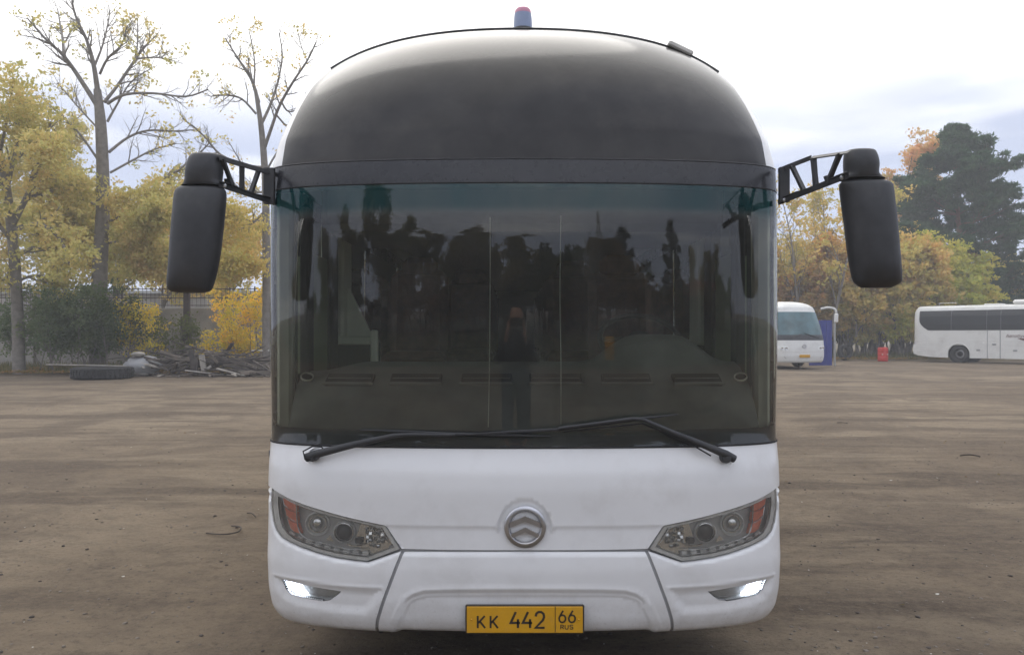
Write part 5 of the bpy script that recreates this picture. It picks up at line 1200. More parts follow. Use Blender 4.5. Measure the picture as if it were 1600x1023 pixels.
w = mb.obj('mesh_wire', M['rust'], fence); w['kind'] = 'stuff'
shed = thing('warehouse', 'long pale low warehouse seen over the wall, under the left mirror arm', 'building', (-24, 62, 0))
MB().bbox((0, 0, 2.3), (46, 12, 4.6), .05).obj('wall', M['concrete'], shed)
for k in range(15): MB().bbox((-21+3*k, -6.05, 2.9), (1.5, .1, .9), .02).obj('window', M['far_glass'], shed)
MB().poly_extrude([(-23.5, 4.6), (23.5, 4.6), (23.5, 4.8), (-23.5, 4.8)], -6.4, 6.4).obj('roof', M['galv'], shed)
post = thing('dark_post', 'stout dark post standing in front of the concrete wall', 'post', ground_at(290, 35.5))
hh = EYE+(522-457)*35.5/FPX; MB().bbox((.02, 0, (hh-1.1)/2), (.42, .30, hh-1.1), .03).obj('lower_shaft', M['rust'], post); MB().bbox((.06, .0, hh-.55), (.26, .22, 1.1), .02).obj('upper_shaft', M['rust'], post)
# ------------------------------------------------------------------ heap of old timber
heap = thing('timber_heap', 'untidy heap of grey planks, poles and branches in front of the concrete wall', 'wood heap', ground_at(312, 31.5))
rr = random.Random(5)
def plank(c, L, w, h, az, el, mat, nm='plank'):
    rot = Matrix.Rotation(az, 3, 'Z') @ Matrix.Rotation(-el, 3, 'Y'); return MB().bbox(c, (L, w, h), min(w, h)*.2, rot).obj(nm, M[mat], heap)
def heap_h(x): return max(.12, (1.12 if x < .6 else 1.12-.26*(x-.6))*math.exp(-((x-.2)/3.1)**4) )
for k in range(150):
    x = rr.uniform(-2.7, 4.6); y = rr.uniform(-1.1, 1.6); h = heap_h(x)*(1-.25*abs(y-.4)); z = h*rr.random()**.7
    plank((x, y - .6*(1-z/1.1), max(.05, z)), rr.uniform(.7, 2.4), rr.uniform(.05, .16), rr.uniform(.03, .09), rr.gauss(.0, .45)+(3.14 if rr.random() < .5 else 0), rr.gauss(0, .22), rr.choice(['plank', 'plank', 'plank3', 'plank3', 'plank3', 'plank2' if rr.random() < .3 else 'plank']))
for a, b, w_, m_ in (((262, 577), (320, 545), .10, 'plank'), ((322, 547), (340, 567), .10, 'plank'), ((299, 546), (303, 576), .20, 'plank3'), ((307, 560), (305, 583), .16, 'plank3'), ((315, 554), (319, 579), .20, 'plank2'), ((277, 579), (288, 572), .12, 'plank'), ((250, 548), (282, 560), .10, 'plank'), ((262, 560), (300, 563), .09, 'plank'), ((335, 556), (400, 577), .10, 'plank3'), ((225, 558), (262, 567), .09, 'plank3'), ((236, 574), (290, 569), .09, 'plank'), ((318, 579), (330, 572), .10, 'plank2')):
    p, q = V3(*a, 30.2), V3(*b, 30.2); o = Vector(heap.location); d = q-p
    rot = d.to_track_quat('X', 'Z').to_matrix(); MB().bbox((p+q)/2-o, (d.length, w_*.6, w_), .01, rot).obj('plank', M[m_], heap)
for k in range(34):
    x = rr.uniform(-2.6, 4.4); y = rr.uniform(-1.4, .8); z = heap_h(x)*rr.uniform(.2, 1.02); a = rr.gauss(0, .6)+(3.14 if rr.random() < .5 else 0); p = Vector((x, y, z)); pts = [p]
    d = Vector((math.cos(a), math.sin(a)*.5, rr.gauss(.02, .14)))
    for i in range(4): d = (d+Vector((rr.gauss(0, .15), rr.gauss(0, .15), rr.gauss(0, .12)))).normalized(); p = p + d*rr.uniform(.2, .45); p.z = max(.04, p.z); pts.append(p.copy())
    MB().tube(pts, [.035, .03, .026, .02, .012], 5).obj('branch', M['plank3' if rr.random() < .6 else 'plank'], heap, auto=60)
for k in range(60):
    x = rr.uniform(-3.4, 5.2); y = rr.uniform(-2.2, -.9); plank((x, y, .04+rr.random()*.05), rr.uniform(.12, .6), rr.uniform(.03, .12), rr.uniform(.02, .05), rr.uniform(0, 3.14), rr.gauss(0, .1), rr.choice(['plank', 'plank3', 'plank2', 'plank']), 'wood_scrap')
sack = MB(); 
def blob(name, label, cat, c, r, mat, seed, parent=None):
    rs = random.Random(seed); V, F = [], []; n, m = 16, 9
    for i in range(m+1):
        ph = math.pi*i/m
        for k in range(n):
            a = 2*math.pi*k/n; q = 1+rs.uniform(-.13, .13); V.append((c[0]+r[0]*q*math.sin(ph)*math.cos(a), c[1]+r[1]*q*math.sin(ph)*math.sin(a), c[2]+r[2]*q*math.cos(ph)))
    for i in range(m):
        for k in range(n): a, b = i*n+k, i*n+(k+1) % n; F.append((a, a+n, b+n, b))
    o = MB().add(V, F).obj(name, M[mat], parent, smooth=True); 
    if parent is None: tag(o, label, cat)
    return o
p = ground_at(222, 30.6, .38); blob('rubbish_sack', 'crumpled dark sack of rubbish at the left end of the timber heap', 'sack', p, (.75, .5, .42), 'seam', 4)
p = ground_at(216, 30.4, .86); blob('paper_bundle', 'crumpled white paper lying on top of the dark sack', 'paper', p, (.26, .2, .10), 'plank2', 5)
# ------------------------------------------------------------------ big tyre and pole
tp = ground_at(160, 28.6); ty = thing('loader_tyre', 'big black tyre lying flat at the edge of the yard', 'tyre', tp)
Ro = 43*28.6/FPX; hT = .44
MB().lathe([(Ro*.60, .04), (Ro*.72, .0), (Ro*.93, .01), (Ro*.99, .07), (Ro, .14), (Ro, hT-.14), (Ro*.99, hT-.07), (Ro*.93, hT-.01), (Ro*.72, hT), (Ro*.60, hT-.04), (Ro*.57, hT-.1), (Ro*.85, hT-.12), (Ro*.85, .12), (Ro*.57, .1), (Ro*.60, .04)], 48).obj('carcass', M['rubber'], ty, auto=35)
for k in range(40):
    a = 2*math.pi*k/40
    for zz_, tw in ((.13, .35), (hT-.13, -.35)):
        MB().bbox((math.cos(a)*Ro*1.002, math.sin(a)*Ro*1.002, zz_), (.05, .10, .17), .01, Matrix.Rotation(a, 3, 'Z') @ Matrix.Rotation(tw, 3, 'X')).obj('tread_block', M['rubber'], ty)
a, b = V3(72, 569.5, 29.4), V3(196, 572, 29.2); tag(MB().tube([a, (a+b)/2+Vector((0, 0, .01)), b], .026, 8).obj('pale_pole', M['plank2'], auto=60), 'long thin pale pole lying across the top of the big tyre', 'pole')
tag(MB().bbox(ground_at(408, 33.0, .95), (.75, .25, .05), .01).obj('loose_board', M['litter']), 'white board end sticking out beside the left flank of the coach', 'board')
# ------------------------------------------------------------------ red barrel, blue panel, posts, old tyre
b = thing('plastic_barrel', 'red plastic barrel standing alone on the edge of the dirt yard', 'barrel', ground_at(1379.5, 47))
br = 7.6*47/FPX; bh = .84
MB().lathe([(0, 0), (br*.9, 0), (br, .03), (br*.98, .18), (br*1.03, .2), (br*.98, .23), (br, .40), (br*1.04, .43), (br, .46), (br*.98, .62), (br*1.03, .65), (br*.98, .68), (br, bh-.05), (br*.86, bh), (0, bh)], 28).obj('barrel_body', M['red'], b, auto=40)
MB().lathe([(.05, bh), (.05, bh+.03), (0, bh+.03)], 12, Matrix.Translation((.1, -.05, 0))).obj('bung', M['red'], b)
for sx in (-1, 1): MB().bbox((sx*.16, -br*.94, .42), (.07, .03, .06), .01).obj('white_sticker', M['litter'], b)
bl = thing('blue_partition', 'dark blue sheet panel standing behind the front-on coach', 'panel', ground_at(1288, 40))
for k in range(4): MB().bbox((-.65+k*.30, 0, 1.2), (.29, .04, 2.35), .01).obj('blue_sheet', M['blue'], bl)
MB().bbox((.54, -.04, 1.2), (.06, .06, 2.4), .01).obj('frame_post', M['galv'], bl)
tag(MB().tube([ground_at(1303.5, 40.5), ground_at(1303.5, 40.5, 2.2)], .03, 8).obj('white_post', M['litter'], auto=60), 'thin white post just right of the blue panel', 'post')
t2 = thing('old_tyre', 'old dark tyre propped upright in the shade left of the red barrel', 'tyre', ground_at(1320, 48.5, .5), .3)
MB().lathe([(.28, -.14), (.42, -.16), (.49, -.10), (.5, 0), (.49, .10), (.42, .16), (.28, .14), (.28, -.14)], 30, Matrix.Rotation(R(80), 4, 'X')).obj('carcass', M['rubber'], t2, auto=40)
# ================================================================== THE TWO PARKED COACHES
def pts_label(): pass
def coach_side(name, label, loc, rz, sc=1.0):
    """white touring coach, side towards -Y, rear at x = 0, front at x = 12"""
    t = thing(name, label, 'coach', loc, rz)
    L, W_, H = 12.0, 2.5, 3.35
    # body above the sill: rounded loft along x
    def sec(x):
        e = 1.0; xe = min(x, L-x); k = math.sqrt(max(0, 1-(1-min(xe/.28, 1))**2)) if xe < .28 else 1.0
        top = H - (1-k)*.35; hw = W_/2 - (1-k)*.22
        pr = [(-hw, 1.02), (-hw, 2.2), (-hw+.03, 2.72), (-hw+.09, 2.98), (-hw+.20, top-.13), (-hw+.42, top-.03), (-hw+.9, top)]
        pr = pr + [(-y, z) for y, z in reversed(pr)]; return [(x, y, z) for y, z in pr]
    xs = [0, .015, .05, .12, .2, .28] + list(np.linspace(.6, L-.6, 12)) + [L-.28, L-.2, L-.12, L-.05, L-.015, L]
    V, F = [], []; m = 14
    for x in xs: V += sec(x)
    for i in range(len(xs)-1):
        for k in range(m-1): a = i*m+k; F.append((a, a+m, a+m+1, a+1))
    F += [tuple(range(m)), tuple(reversed(range((len(xs)-1)*m, len(xs)*m)))]
    MB().add(V, F).obj('upper_body', M['white2'], t, auto=30)
    def arch(c, r=.57, z=.5): return [(c-r*math.cos(math.pi*k/14), z+r*math.sin(math.pi*k/14)) for k in range(15)]
    def skirt(y, dirn):
        o = [(.02, .50), (.25, .36), (.9, .29), (2.05-.57, .25)] ; 
        segs = []
        lo = [(.0, .62), (.03, .50), (.25, .38), (.9, .30), (2.5-.57, .27)] + arch(2.5) + [(2.5+.57, .27), (9.3-.57, .27)] + arch(9.3) + [(9.3+.57, .27), (L-.2, .30), (L, .45), (L, 1.03), (0, 1.03)]
        pts = [Vector(p) for p in lo]; n = len(pts)
        vo, eo, fo, *_ = delaunay_2d_cdt(pts, [(i, (i+1) % n) for i in range(n)], [], 1, 1e-6)
        V = [(p.x, y, p.y) for p in vo] + [(p.x, y-dirn*.03, p.y) for p in vo]; k = len(vo)
        F = [tuple(f) if dirn < 0 else tuple(reversed(f)) for f in fo]
        F += [(i, (i+1) % n, (i+1) % n+k, i+k) for i in range(n)]
        return MB().add(V, F)
    skirt(-W_/2, -1).obj('side_skirt', M['white2'], t); skirt(W_/2, 1).obj('side_skirt', M['white2'], t)
    MB().bbox((.02, 0, .75), (.05, 2.44, .6), .02).obj('rear_skirt', M['white2'], t); MB().bbox((L-.02, 0, .68), (.05, 2.44, .76), .02).obj('front_skirt', M['white2'], t)
    MB().box((L/2, 0, .55), (L-.5, 1.9, .4)).obj('underbody', M['dark_void'], t)
    # dark side glazing
    for sy in (-1, 1):
        y = sy*(W_/2+.008)
        def band(x0, x1):
            zb, zt = 1.93, 3.0; a = []
            pts = []
            if x0 < 1: pts = [(x0, zt), (x0+.02, 2.6), (x0+.08, 2.25), (x0+.22, 2.02), (x0+.45, zb)]
            else: pts = [(x0, zt), (x0, zb)]
            pts += [(x1, zb), (x1, zt)]
            V = [(p, sy*(W_/2+.008 - (.11 if q > 2.9 else .03 if q > 2.5 else 0)), q) for p, q in pts]
            return pts
        xe = [.34, 2.1, 3.95, 4.65, 6.6, 8.4, 9.9, 11.5]
        for a_, b_ in zip(xe[:-1], xe[1:]):
            zs = np.linspace(1.88, 3.04, 8); V, F = [], []
            for z in zs:
                xa = a_ + (0 if a_ > 1 else .42*max(0, 1-(z-1.93)/.6)**2.2); yy = sy*(W_/2 + .012 - float(np.interp(z, [2.2, 2.72, 2.98, 3.06], [0, .03, .09, .13])))
                V += [(xa+.003, yy, z), (b_-.003, yy, z)]
            for i in range(7): F.append((2*i, 2*i+1, 2*i+3, 2*i+2) if sy < 0 else (2*i, 2*i+2, 2*i+3, 2*i+1))
            MB().add(V, F).obj('side_window', M['far_glass'], t)
    yS = -W_/2-.006
    def strip(nm, x, z, w, h, mat='seam', d=.012): return MB().bbox((x, yS, z), (w, d, h), .002).obj(nm, M[mat], t)
    strip('panel_seam', 3.6, 1.30, 7.0, .014, 'lamp_grey'); strip('panel_seam', .95, .82, .012, .9, 'lamp_grey'); strip('panel_seam', 1.72, .82, .012, .9, 'lamp_grey'); strip('panel_seam', 3.25, .9, .012, .75, 'lamp_grey')
    strip('door_edge', 3.98, 1.10, .035, 1.64); strip('door_edge', 4.62, 1.10, .045, 1.64)
    MB().bbox((4.32, yS, 1.08), (.20, .03, .09), .01).obj('door_handle', M['seam'], t)
    for x, z in ((3.52, .74), (5.35, .74)): MB().bbox((x, yS, z), (.20, .03, .10), .01).obj('hatch_handle', M['seam'], t)
    MB().bbox((3.80, yS, 1.14), (.08, .03, .08), .01).obj('fuel_lock', M['lamp_grey'], t); MB().bbox((1.40, yS, .80), (.10, .03, .04), .01).obj('hatch_handle', M['lamp_grey'], t)
    for k in range(5): MB().bbox((.58, yS, .72+.11*k), (.55, .012, .03), .004, Matrix.Rotation(-.05, 3, 'Y')).obj('engine_vent', M['lamp_grey'], t)
    MB().bbox((.0, -W_/2+.12, .82), (.06, .10, .12), .02).obj('tail_lamp', M['maroon'], t); MB().bbox((-.02, 0, 2.5), (.03, 1.9, .8), .02).obj('rear_window', M['far_glass'], t)
    # lettering and swoosh
    for txt, x, z, s in (('Автобус.ру', 4.88, 1.47, .24),):
        cu = bpy.data.curves.new('t', 'FONT'); cu.body = txt; cu.size = s; cu.shear = .25; cu.extrude = .004
        o = bpy.data.objects.new('t', cu); COL.objects.link(o); bpy.context.view_layer.update()
        me = bpy.data.meshes.new_from_object(o); bpy.data.objects.remove(o); me.materials.clear(); me.materials.append(M['maroon'])
        me.transform(Matrix.Translation((x, yS-.004, z)) @ Matrix.Rotation(R(90), 4, 'X')); part('side_lettering', me, t)
    MB().poly_extrude([(5.45, 1.42), (5.8, 1.27), (6.5, 1.15), (8.4, .98), (8.6, 1.5), (6.8, 1.43)], yS-.006, yS+.004).obj('maroon_swoosh', M['maroon'], t)
    for c in (2.5, 9.3):
        for sy in (-1, 1):
            m = Matrix.Translation((c, sy*1.07, .5)) @ Matrix.Rotation(R(-90)*sy*-1, 4, 'X')
            wv = MB().lathe([(.29, -.14), (.40, -.15), (.47, -.13), (.5, -.08), (.5, .08), (.47, .13), (.40, .15), (.30, .14), (.28, .10)], 32, m).obj('wheel', M['rubber'], t, auto=35)
            MB().lathe([(.30, .13), (.27, .12), (.25, .05), (.16, .03), (.14, .10), (.06, .12), (0, .12)], 24, m).obj('rim', M['steel'], wv, auto=35)
            pts = [(c+.60*math.cos(a), sy*(W_/2+.01), .5+.60*math.sin(a)) for a in np.linspace(0, math.pi, 20)]
            MB().tube(pts, .028, 6).obj('arch_trim', M['white2'], t, auto=60)
            MB().lathe([(.56, -.22), (.56, .0), (.0, -.0)], 24, Matrix.Translation((c, sy*1.0, .5)) @ Matrix.Rotation(R(90)*sy, 4, 'X')).obj('wheel_well', M['dark_void'], t)
    MB().tube([(1.2, -.5, 3.36), (1.2, -.5, 3.50), (2.2, -.5, 3.52)], .018, 6).obj('roof_aerial', M['litter'], t, auto=60)
    MB().bbox((6.6, 0, 3.46), (3.0, 1.7, .26), .10).obj('roof_unit', M['white2'], t); MB().bbox((4.0, 0, 3.37), (.9, .8, .08), .03).obj('roof_hatch', M['white2'], t)
    return t
rearp = ground_at(1427, 46.6)
coach_side('coach', 'white coach parked side-on at the right edge, dark window band and maroon lettering', rearp + Matrix.Rotation(R(-48), 3, 'Z') @ Vector((0, 1.25, 0)), R(-48))
def coach_front():
    t = thing('coach', 'white coach parked front-on, peeping out beside the right flank of the big coach', 'coach', (0, 0, 0))
    KB = [(.30, .30, 1.16, .12, 1.0), (.36, .36, 1.20, .04, 1.0), (.6, .6, 1.235, .0, 1.0), (1.0, 1.0, 1.245, .02, 1.0), (1.35, 1.35, 1.245, .06, 1.0), (1.5, 1.5, 1.245, .10, 1.0), (2.0, 2.0, 1.22, .27, 1.0), (2.7, 2.7, 1.14, .55, 1.05), (2.95, 2.95, 1.08, .68, 1.1), (3.1, 3.08, .99, .84, 1.3), (3.22, 3.17, .85, 1.05, 1.5), (3.35, 3.23, .65, 1.4, 1.6), (3.5, 3.26, .3, 1.9, 1.7), (3.6, 3.27, 0.0, 2.4, 1.7)]
    B = Shell(KB, 0.0, nexp=3.6, bc=.45, sag=.10)
    def bx(pts, v0=None):     # local front-view (x, z) -> (s, v)
        o = []
        for x, z in pts:
            ss = np.linspace(0, B.S0, 400); o.append((np.sign(x)*np.interp(abs(x), B.P(ss, np.full(400, z))[:, 0], ss), z))
        return np.array(o)
    SE = B.S0+10.8; full = np.concatenate([[-SE, -B.S0-4], np.linspace(-B.S0-.3, B.S0+.3, 50), [B.S0+4, SE]])
    def gr(nm, S, v, mat, off=0.0): return B.grid(nm, S, v, mat, t, off=off)
    gr('lower_body', full, np.linspace(.30, 1.36, 16), M['white2'])
    fr = np.linspace(-B.S0+.02, B.S0-.02, 50)
    gr('windscreen_surround', fr, np.linspace(1.36, 1.62, 4), M['black_band'], .002); gr('windscreen', fr, np.linspace(1.62, 2.72, 14), M['far_screen'], .002)
    gr('roof', full, np.concatenate([np.linspace(2.9, 3.6, 26)]), M['white2']); gr('roof_front', fr, np.linspace(2.72, 2.9, 4), M['white2'])
    for sg in (-1, 1):
        S = np.array([B.S0-.02, B.S0+.12]); gr('corner_pillar', S*sg if sg > 0 else -S[::-1], np.linspace(1.36, 2.9, 8), M['white2'])
        S = np.linspace(B.S0+.12, SE, 8); gr('side_glass', S*sg if sg > 0 else -S[::-1], np.linspace(1.7, 2.9, 6), M['far_glass']); gr('side_panel', S*sg if sg > 0 else -S[::-1], np.linspace(1.36, 1.7, 3), M['white2'])
        def lp(pts, nm, mat, off, th, par):
            a = bx([(x*sg, z) for x, z in pts]); a = a if True else a
            return B.panel(nm, a, [], M[mat], par, step=.05, off=off, thick=th)
        h = lp([(.72, .98), (.78, 1.08), (1.19, 1.10), (1.20, .94), (.95, .84), (.80, .88)], 'headlight', 'lamp_grey', .012, .02, t)
        for cx in (.88, 1.05):
            p = B.P(bx([(cx*sg, .97)])[0, 0], .97); MB().lathe([(.07, 0), (.065, .02), (.03, .012), (0, .01)], 16, Matrix.Translation(Vector(p)+Vector((0, -.016, 0))) @ Matrix.Rotation(R(90), 4, 'X')).obj('lamp_bowl', M['reflector'], h, auto=40)
        lp([(.86, .52), (.95, .60), (.99, .60), (.90, .50)], 'fog_lamp', 'lamp_dark', .008, .01, t)
        a = [(sg*1.12, .45, 2.86), (sg*1.35, .15, 2.92), (sg*1.55, -.02, 2.84), (sg*1.62, -.05, 2.68)]
        mm = MB().tube(smooth_line(a, 5), .055, 8, flat=.6).obj('mirror_arm', M['white2'], t, auto=50); MB().bbox((sg*1.61, -.05, 2.42), (.20, .12, .46), .05, Matrix.Rotation(sg*.05, 3, 'Y')).obj('mirror', M['white2'], mm)
    MB().bbox((0, -.035, .62), (.54, .02, .13), .01).obj('number_plate', M['plate'], t)
    MB().bbox((0, -.02, .86), (1.9, .012, .016), .003).obj('bonnet_seam', M['lamp_grey'], t)
    ring = MB().lathe([(.10, 0), (.10, .02), (.075, .02), (.075, 0)], 24, Matrix.Translation((0, -.0, 1.08)) @ Matrix.Rotation(R(90), 4, 'X')).obj('emblem', M['chrome_dull'], t, auto=40)
    MB().bbox((.0, -.02, 1.09), (.12, .01, .02), .003, Matrix.Rotation(.5, 3, 'Y')).obj('emblem_bar', M['chrome_dull'], ring)
    for a_, b_ in (((-.85, 1.42), (-.05, 1.66)), ((.85, 1.44), (.05, 1.70))):
        P = [Vector(B.P(s, v, .03)) for s, v in bx([a_, ((a_[0]+b_[0])/2, (a_[1]+b_[1])/2), b_])]; MB().tube(P, .016, 5).obj('wiper', M['black_plastic'], t, auto=60)
    MB().box((0, 6, .5), (1.9, 10.5, .4)).obj('underbody', M['dark_void'], t)
    for sg in (-1, 1):
        for y in (2.4, 8.6):
            m = Matrix.Translation((sg*1.06, y, .5)) @ Matrix.Rotation(R(90)*sg, 4, 'Y')
            wv = MB().lathe([(.29, -.14), (.40, -.15), (.47, -.13), (.5, -.08), (.5, .08), (.47, .13), (.40, .15), (.30, .14), (.28, .10), (.0, .08)], 28, m).obj('wheel', M['rubber'], t, auto=35)
            MB().lathe([(.30, .13), (.27, .12), (.25, .05), (.14, .10), (0, .12)], 20, m).obj('rim', M['steel'], wv, auto=35)
    p = ground_at(1257, 36.2); t.location = p; t.rotation_euler = (0, 0, R(10)); return t
M['far_screen'] = pmat('far_windscreen', (.07, .14, .155), .06, coat=.4, var=.5, vscale=1.2)
coach_front()
# ================================================================== BEHIND THE PHOTOGRAPHER (seen as reflections in the windscreen)
def back_at(x, y, z=0): return Vector((x, -y, z))
sp_prof = [(.0, 2.2), (.15, 2.6), (.3, 2.3), (.5, 1.9), (.7, 1.3), (.85, .8), (1.0, .15)]
sw_, sl_ = pine(91, 19.0, sp_prof, 52000, GRN)
for x, y, s, lab in ((17, 56, 1.0, 'dark spruce beyond the yard behind the photographer, nearer the power pylon'), (27, 54, 1.05, 'dark spruce beyond the yard behind the photographer, next to the red-roofed building')):
    place_tree('spruce_tree', lab, 'tree', back_at(x, y), sw_, sl_, (.04, .055, .04), 'spruces behind the photographer', x, (1, 1, s))
rr = random.Random(21); UG = []
ORD = ['first', 'second', 'third', 'fourth', 'fifth', 'sixth', 'seventh', 'eighth', 'ninth', 'tenth', 'eleventh', 'twelfth', 'thirteenth', 'fourteenth', 'fifteenth', 'sixteenth', 'seventeenth', 'eighteenth', 'nineteenth', 'twentieth', 'twenty-first', 'twenty-second']
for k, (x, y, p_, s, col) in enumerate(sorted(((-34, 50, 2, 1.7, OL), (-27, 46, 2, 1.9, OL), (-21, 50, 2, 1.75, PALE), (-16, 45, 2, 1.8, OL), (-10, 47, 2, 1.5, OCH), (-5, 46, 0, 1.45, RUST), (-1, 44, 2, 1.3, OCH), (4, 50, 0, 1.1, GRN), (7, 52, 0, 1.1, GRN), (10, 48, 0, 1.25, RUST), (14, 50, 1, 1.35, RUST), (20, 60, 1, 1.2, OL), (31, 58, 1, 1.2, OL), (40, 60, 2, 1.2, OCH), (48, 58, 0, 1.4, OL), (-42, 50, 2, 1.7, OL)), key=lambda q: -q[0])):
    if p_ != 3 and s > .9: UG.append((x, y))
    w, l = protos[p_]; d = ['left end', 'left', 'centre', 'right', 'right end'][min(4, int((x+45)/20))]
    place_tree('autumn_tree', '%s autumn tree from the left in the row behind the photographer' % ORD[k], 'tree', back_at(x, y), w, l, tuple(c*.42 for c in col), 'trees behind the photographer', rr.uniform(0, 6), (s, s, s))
for k in range(22):
    w, l = protos[3]; place_tree('undergrowth_bush', 'low %s bush, %s from the left under the trees behind the photographer' % ('autumn', ORD[k]), 'bush', back_at(-48+k*4.3+rr.uniform(-1, 1), 46+rr.uniform(-4, 5), -1.1), w, l, rr.choice([(.12, .12, .05), (.2, .13, .06), (.08, .1, .04)]), 'bushes behind the photographer', rr.uniform(0, 6), (1.8, 1.8, rr.uniform(1.0, 1.6)))
bld = thing('red_roofed_building', 'low building with a red sheet roof behind the photographer, mirrored in the windscreen', 'building', back_at(38, 52))
MB().bbox((0, 0, 3.0), (14, 9, 6.0), .03).obj('wall', M['maroon'], bld); MB().poly_extrude([(-7.5, 6.0), (7.5, 6.0), (7.5, 7.4), (-7.5, 7.4)], -4.8, 4.8).obj('roof', M['brickred'], bld)
for k in range(4): MB().bbox((-5+k*3.2, 4.53, 3.4), (1.5, .08, 1.3), .02).obj('window', M['far_glass'], bld)
py = thing('power_pylon', 'lattice power pylon far behind the photographer, mirrored in the windscreen', 'pylon', back_at(24, 110))
for sx in (-1, 1):
    for sy in (-1, 1): MB().tube([(sx*2.6, sy*2.6, 0), (sx*.7, sy*.7, 24), (sx*.25, sy*.25, 36)], .16, 4).obj('leg', M['galv'], py)
for k, (z, w) in enumerate(((22, 7.5), (27, 6), (32, 4.5))): MB().tube([(-w, 0, z), (0, 0, z+.7), (w, 0, z)], [.08, .2, .08], 4).obj('cross_arm', M['galv'], py)
mb = MB()
for k in range(12):
    z0, z1 = k*3, k*3+3; f = lambda z: np.interp(z, [0, 24, 36], [2.6, .7, .25])
    for sy in (-1, 1): mb.tube([(-f(z0), sy*f(z0), z0), (f(z1), sy*f(z1), z1)], .07, 3).tube([(f(z0), sy*f(z0), z0), (-f(z1), sy*f(z1), z1)], .07, 3)
o = mb.obj('lattice', M['galv'], py); o['kind'] = 'stuff'
bb = thing('gas_bottle', 'yellow barrel on the ground behind the photographer, mirrored in the windscreen', 'barrel', back_at(5.5, 18))
MB().lathe([(0, 0), (.28, 0), (.30, .03), (.30, .8), (.26, .85), (0, .85)], 20).obj('barrel_body', M['yellow'], bb, auto=40)
# ---- photographer, phone held before the face, lens at the camera position
ph = thing('person', 'person in a dark jacket and jeans holding up a phone, mirrored in the windscreen', 'person', (0, -.35, 0), world_coords=True)
def skin_obj(name, verts, edges, rad, mat, parent, root=0, sub=2):
    me = bpy.data.meshes.new(name); me.from_pydata(verts, edges, []); me.materials.append(M[mat]); o = part(name, me, parent)
    sk = me.attributes.get('skin') if False else None
    md = o.modifiers.new('skin', 'SKIN')
    if not me.skin_vertices: me.update()
    for v, r in zip(me.skin_vertices[0].data, rad): v.radius = (r, r) if isinstance(r, (int, float)) else r
    me.skin_vertices[0].data[root].use_root = True
    md.use_smooth_shade = True
    s = o.modifiers.new('sub', 'SUBSURF'); s.levels = sub; s.render_levels = sub
    return o
yb_ = -.40
v = [(0, yb_, .98), (0, yb_, 1.12), (0, yb_, 1.28), (0, yb_+.01, 1.42), (0, yb_+.02, 1.50), (0, yb_+.04, 1.58),
     (-.19, yb_, 1.42), (-.26, yb_+.12, 1.20), (-.14, yb_+.30, 1.46), (.19, yb_, 1.42), (.26, yb_+.12, 1.20), (.14, yb_+.30, 1.46)]
e = [(0, 1), (1, 2), (2, 3), (3, 4), (4, 5), (3, 6), (6, 7), (7, 8), (3, 9), (9, 10), (10, 11)]
skin_obj('jacket', v, e, [(.22, .14), (.21, .14), (.22, .15), (.18, .12), (.07, .07), (.06, .06), .075, .058, .042, .075, .058, .042], 'jacket', ph)
v = [(0, yb_, .98), (-.10, yb_, .90), (-.11, yb_+.01, .52), (-.12, yb_-.02, .10), (-.13, yb_+.13, .04), (.10, yb_, .90), (.11, yb_+.01, .52), (.12, yb_-.02, .10), (.13, yb_+.13, .04)]
skin_obj('trousers', v, [(0, 1), (1, 2), (2, 3), (3, 4), (0, 5), (5, 6), (6, 7), (7, 8)], [.15, .13, .10, .085, .05, .13, .10, .085, .05], 'jeans', ph)
V, F = [], []; n, m = 24, 18
for i in range(m+1):
    phi = math.pi*i/m
    for k in range(n):
        a = 2*math.pi*k/n; x, y, z = math.sin(phi)*math.cos(a), math.sin(phi)*math.sin(a), math.cos(phi)
        jaw = 1-.18*max(0, -z); fx, fy = .075*x*jaw, .095*y*(1-.1*max(0, -z)); nose = .022*math.exp(-((x/.16)**2+((z+.10)/.22)**2))*(y > 0)
        eye = -.008*(math.exp(-(((abs(x)-.42)/.18)**2+((z-.08)/.12)**2)))*(y > 0)
        V.append((fx, yb_+.05+fy+nose+eye, 1.70+.118*z))
for i in range(m):
    for k in range(n): a, b = i*n+k, i*n+(k+1) % n; F.append((a, a+n, b+n, b))
head = MB().add(V, F).obj('head', M['skin'], ph, smooth=True)
V2 = [(x*1.08, yb_+.035+(y-yb_-.05)*1.06, 1.715+(z-1.70)*1.08) for x, y, z in V]; F2 = [f for f in F if sum(V[q][2] for q in f)/4 > 1.70+.055 or (sum(V[q][1] for q in f)/4 < yb_+.03 and sum(V[q][2] for q in f)/4 > 1.62)]
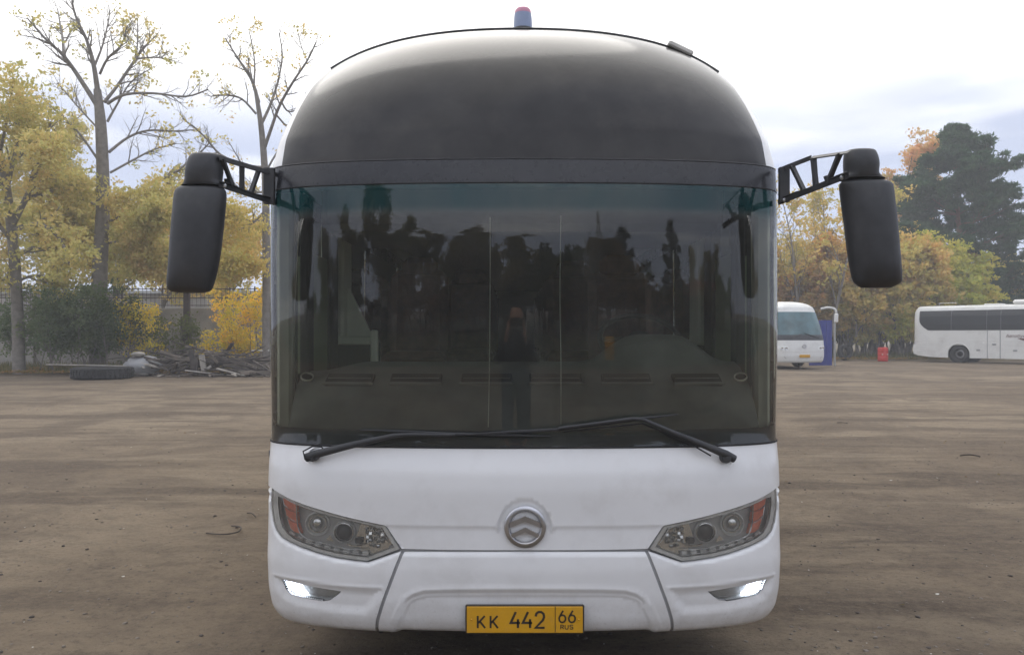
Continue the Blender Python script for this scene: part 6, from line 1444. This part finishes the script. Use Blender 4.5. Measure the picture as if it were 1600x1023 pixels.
MB().add(V2, F2).obj('hair', M['hair'], ph, smooth=True)
for sx in (-1, 1):
    MB().lathe([(.0, -.006), (.02, -.004), (.028, .004), (.016, .010), (0, .006)], 14, Matrix.Translation((sx*.074, yb_+.045, 1.695)) @ Matrix.Rotation(R(90)*sx, 4, 'Y') @ Matrix.Diagonal((1.2, .7, 1, 1))).obj('ear', M['skin'], head, smooth=True)
    pal = [(sx*.14, yb_+.30, 1.46), (sx*.125, -.055, 1.52), (sx*.105, -.030, 1.57)]; hv = list(pal); he = [(0, 1), (1, 2)]; hr = [.030, .034, .030]
    for k in range(4):
        z = 1.585+.020*k; b = len(hv); L = (.9, 1, .95, .8)[k]
        hv += [(sx*.098, -.022, z+.004), (sx*(.085), -.004, z+.012), (sx*(.085-.022*L), -.008, z+.012)] if False else [(sx*.098, -.030, z), (sx*.088, -.036, z+.008), (sx*(.088-.026*L), -.034, z+.010)]
        he += [(2, b), (b, b+1), (b+1, b+2)]; hr += [.010, .009, .008]
    b = len(hv); hv += [(sx*.095, -.012, 1.60), (sx*.075, -.014, 1.625)]; he += [(1, b), (b, b+1)]; hr += [.012, .009]
    skin_obj('hand', hv, he, hr, 'skin', ph, 0, 1)
phone = MB().bbox((0, -.022, 1.645), (.150, .009, .073), .004).obj('smartphone', M['black_plastic'], auto=40); tag(phone, 'black smartphone held sideways in both hands, mirrored in the windscreen', 'phone')
# ================================================================== thin haze volume, added to stand in for lens flare
hb = MB(); hb.box((0, 5, 21), (300, 270, 46)); hz = hb.obj('glare_veil', M['litter'])
hm = bpy.data.materials.new('glare_veil'); hm.use_nodes = True; hn = hm.node_tree; hn.nodes.clear()
ho = N(hn.nodes, 'ShaderNodeOutputMaterial'); hv = N(hn.nodes, 'ShaderNodeVolumePrincipled', i_Density=.0030); hv.inputs['Color'].default_value = (.96, .97, 1, 1)
hn.links.new(hv.outputs[0], ho.inputs['Volume']); hz.data.materials.clear(); hz.data.materials.append(hm); tag(hz, 'thin pale haze volume added over the whole yard for the lens flare', 'glare_veil', kind='stuff')
